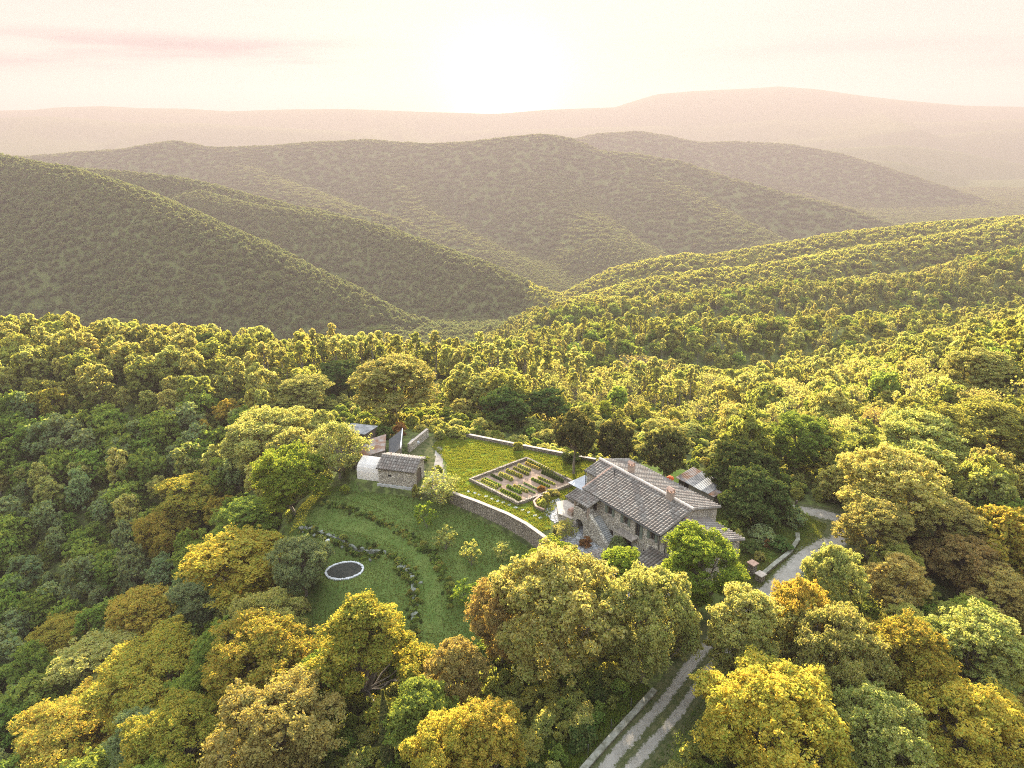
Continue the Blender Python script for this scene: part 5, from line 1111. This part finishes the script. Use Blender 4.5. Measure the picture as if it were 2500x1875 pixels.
for k, (a, b0, b1, w, h, lm, lab) in enumerate([(.10, .10, .45, .8, .55, 'wood', 'leafy green row at the left corner of the vegetable garden'), (.30, .06, .30, .5, .35, 'dark', 'dark row beside the far-left garden wall'),
        (.08, .55, .95, .9, .6, 'bright', 'bright green row along the near wall of the vegetable garden'), (.22, .50, .80, .6, .5, 'green', 'row of rounded green clumps in the near bed'), (.55, .10, .42, .7, .5, 'wood', 'green row in the middle of the garden, toward the lawn'),
        (.78, .08, .34, .6, .5, 'pale', 'pale flowering row near the far corner of the garden'), (.62, .55, .92, .5, .35, 'green', 'green row in the right half of the garden'), (.86, .50, .94, .6, .6, 'dark', 'dark hedge row along the farthest right wall of the garden'),
        (.46, .58, .90, .35, .22, 'teal', 'thin seedling row in the striped right bed'), (.36, .58, .92, .35, .22, 'teal', 'thin seedling row next to the striped bed edge'), (.40, .12, .40, .8, .6, 'pale', 'tall pale leafy row in the left half of the garden'), (.16, .10, .44, .5, .4, 'green', 'green row just inside the leafy left corner row'), (.02, .08, .92, .5, .4, 'wood', 'ragged weedy row hugging the near-left garden wall'),
        (.97, .06, .90, .7, .5, 'wood', 'ragged row hugging the far-right garden wall'), (.68, .10, .42, .6, .35, 'wood', 'low mixed row in the far bed'), (.72, .58, .92, .4, .3, 'wood', 'low mixed row in the right bed'), (.30, .55, .84, .5, .35, 'pale', 'pale dry row in the near bed'), (.90, .10, .40, .5, .4, 'brown', 'brown dry row in the far corner bed')]):
    p = gp(a, b0); q = gp(a, b1); L = (q - p).length; o = link('planting_row', row_mesh(L, w * 1.15, h * 1.25, lm, k + 3), None, (p.x, p.y, .08)); o.rotation_euler.z = math.atan2((q - p).y, (q - p).x); tag(o, lab, 'planting row', 'rows in the vegetable garden')
def bush(k, lab, u=None, v=None, h=1.6, w=None, xy=None, cat='shrub', name='shrub', group=None):
    if xy: x1, y1 = xy; g1 = gz(x1, y1)
    else: x1, y1, g1 = on_ground(u, v, h * .5)
    put(k, name, cat, lab, x1, y1, h, w, group, z=g1 + .03)
bush('bushr', 'pinkish red flowering bush in the near right corner of the vegetable garden', xy=(5.0, 106.6), h=.9, w=1.8)
bush('bush0', 'leafy shrub in the curved bed beside the flagstones', xy=(4.9, 101.6), h=1.3, w=2.0)
bush('bushp', 'upright pale shrub in the curved bed beside the flagstones', xy=(5.6, 103.2), h=1.7, w=1.5)
bush('bushp', 'pale hedge clump behind the curved bed', xy=(6.9, 105.4), h=.9, w=2.6)
bush('bushd', 'rounded dark shrub on the lawn in front of the clear-stemmed pine', u=1395, v=1118, h=1.5, w=4.0)
bush('bushr', 'rust brown shrub below the porch arch', xy=hw(3.6, -10.2), h=1.6, w=2.6)
bush('bushr', 'second rust brown shrub at the foot of the stairs', xy=hw(8.3, -10.0), h=1.3, w=2.2)
bush('busht', 'grey-green climber bush under the balcony', xy=hw(12.8, -7.9), h=2.6, w=3.4)
bush('bush1', 'green shrub against the farmhouse wall right of the balcony', xy=hw(15.6, -7.2), h=1.8, w=2.0)
put('cypress', 'cypress_tree', 'tree', 'tiny dark cypress standing in the courtyard', *hw(4.6, -12.8), 2.6, 1.0)
put('bare1', 'plum_tree', 'tree', 'small leafless reddish tree in the courtyard before the arch', *hw(5.8, -11.8), 3.6, 4.2)
bush('bush0', 'climbing plant at the barn corner', xy=(-16.5, 107.3), h=2.4, w=1.5)
bush('bush1', 'green shrub in the plot behind the barn', xy=(-16.5, 117.5), h=1.1, w=2.6)
bush('bushp', 'pale shrub at the end of the rough wall behind the barn', xy=(-14.2, 127.6), h=2.0, w=2.6)
bush('bush0', 'shrub beside the barn path', xy=(-13.3, 113.6), h=1.2, w=1.9)
bush('bushd', 'dark shrub behind the rust-streaked shed', xy=(-25.6, 127.6), h=2.4, w=4.4)
bush('bushr', 'second russet shrub left of the sheds under the widest pale tree', xy=(-22.6, 129.4), h=2.2, w=3.6)
bush('bright0', 'bright green shrub left of the white shelter', xy=(-29.2, 109.4), h=1.8, w=2.0)
for u, v, k, h, w, lab in ((1860, 1305, 'busht', 2.0, 4.4, 'grey-green rounded shrub above the curved wall'), (1935, 1262, 'busht', 2.2, 4.6, 'large grey-green rounded shrub by the road bend'), (1800, 1275, 'bush1', 2.2, 4.0, 'fresh green shrub behind the annex roof'), (1800, 1310, 'bushp', 2.0, 2.2, 'orange-tinged shrub at the end of the annex roof'),
        (1872, 1330, 'bushr', 1.2, 1.1, 'bright red flowering shrub in the shrub garden'), (1855, 1360, 'bushp', 1.5, 1.8, 'yellow-green sapling behind the gate posts'), (1900, 1330, 'bushd', 1.6, 4.2, 'low dark shrub along the curved wall'), (1830, 1335, 'bushd', 1.6, 3.4, 'dark shrub right of the annex corner'), (1850, 1240, 'bush0', 2.2, 3.6, 'green shrub below the rounded dark tree'),
        (1760, 1290, 'bush1', 2.0, 3.0, 'green shrub against the farmhouse gable')):
    bush(k, lab, u, v, h, w)
# rough hedge of long grass and scrub behind the far wall
hp = [(-18, 134), (-10, 131.5), (-2, 128), (5, 124.8), (12, 122), (20, 120)]
Xh = []; rh = np.random.default_rng(4)
for a, b in zip(hp, hp[1:]):
    for k in range(13): f = rh.random(); Xh.append((a[0] + (b[0] - a[0]) * f + rh.normal(0, .8), a[1] + (b[1] - a[1]) * f + rh.normal(0, 1.6)))
Xh = np.array(Xh); Zh = ground_h(Xh[:, 0], Xh[:, 1])
instancer('scrub_hedge', np.column_stack([Xh, Zh - .3]), rh.choice([2, 2, 0], len(Xh)), rh.uniform(.7, 1.25, len(Xh)), rh.uniform(0, 6.28, len(Xh)), UO, 'yellow scrub along the back of the low pale-topped wall')
Xh = []
for B_, n_ in ((BANK1, 330), (BANK2, 240)):
    for k in range(n_):
        i = rh.integers(0, len(B_) - 1); f = rh.random(); Xh.append((B_[i][0] + (B_[i + 1][0] - B_[i][0]) * f + rh.normal(0, .5), B_[i][1] + (B_[i + 1][1] - B_[i][1]) * f - .5 + rh.normal(0, .35)))
Xh = np.array(Xh); Zh = ground_h(Xh[:, 0], Xh[:, 1])
instancer('bank_scrub', np.column_stack([Xh, Zh - .1]), rh.choice([0, 1, 3], len(Xh)), rh.uniform(.12, .34, len(Xh)), rh.uniform(0, 6.28, len(Xh)), UO, 'dark low scrub on the banks of the meadow')
for k in range(15):
    f = (k + .5) / 15 * (len(BANK1) - 1); i = int(f); f -= i; xb = BANK1[i][0] + (BANK1[i + 1][0] - BANK1[i][0]) * f + rh.normal(0, .5); yb = BANK1[i][1] + (BANK1[i + 1][1] - BANK1[i][1]) * f + rh.normal(0, .5) - .6
    o = link('boulder', rocks[k % 4], None, (xb, yb, gz(xb, yb))); s_ = float(rh.uniform(.2, .5)); o.scale = (s_, s_, s_); o.rotation_euler.z = k; tag(o, 'mossy stone set in the curved bank above the pond', 'boulder', 'stones of the curved bank')
# ------------------------------------------------------------------ grass
def grass(name, poly, n, h, mat, seed, lift=0.0, excl=(), clump=0.0):
    r = np.random.default_rng(seed); xs = [p[0] for p in poly]; ys = [p[1] for p in poly]
    X = r.uniform(min(xs), max(xs), n); Y = r.uniform(min(ys), max(ys), n); m = inside(X, Y, poly)
    for e in excl: m &= ~inside(X, Y, e)
    if clump: m &= r.random(n) < np.clip(vnoise(X / 1.1, Y / .6, seed) * 2 - .35 + clump, .08, 1)
    X, Y = X[m], Y[m]; n = len(X); Z = ground_h(X, Y) + lift; a = r.random(n) * 2 * PI; s = r.uniform(.5, 1.4, n) * h; w = r.uniform(.05, .11, n); b = a + r.normal(0, .6, n)
    P = np.stack([X, Y, Z], 1); ca = np.stack([np.cos(a), np.sin(a), 0 * a], 1) * w[:, None]; tip = P + np.stack([np.cos(b + 1.57) * s * .5, np.sin(b + 1.57) * s * .5, s], 1)
    V = np.stack([P - ca, P + ca, tip], 1).reshape(-1, 3); tt = np.repeat(r.random(n), 3)
    return tag(link(name, np_mesh(name, V, None, np.arange(3 * n).reshape(-1, 3), mats=[MAT[mat]], attrs={'tint': tt})), kind='stuff')
GARDEN = [(2.7, 118.5), (-7.5, 110.2), (1.0, 101.9), (11.2, 109.0)]
grass('lawn_grass', LAWN, 150000, .26, 'blade', 1, excl=[GARDEN], clump=.25)
grass('meadow_grass', MEADOW, 120000, .20, 'mblade', 2, excl=[[(POND[0] + 3 * math.cos(k), POND[1] + 2.6 * math.sin(k)) for k in range(6)]])

grass('verge_grass', [(-2, 46), (4.0, 50.6), (16.0, 64.2), (11, 68), (0, 62), (-6, 52)], 60000, .3, 'blade', 5)
grass('verge_grass', [(1.5, 38), (9, 46.5), (17, 54), (27, 66), (36, 76), (42, 82), (36, 76.6), (24, 65), (15.5, 55.5), (8, 48)], 60000, .22, 'mblade', 6, lift=.03)
grass('garden_grass', [(33, 79.5), (40.5, 87.5), (47, 92.4), (49.6, 96.5), (47, 99.4), (38, 104), (28, 98), (30, 86)], 60000, .22, 'mblade', 7)
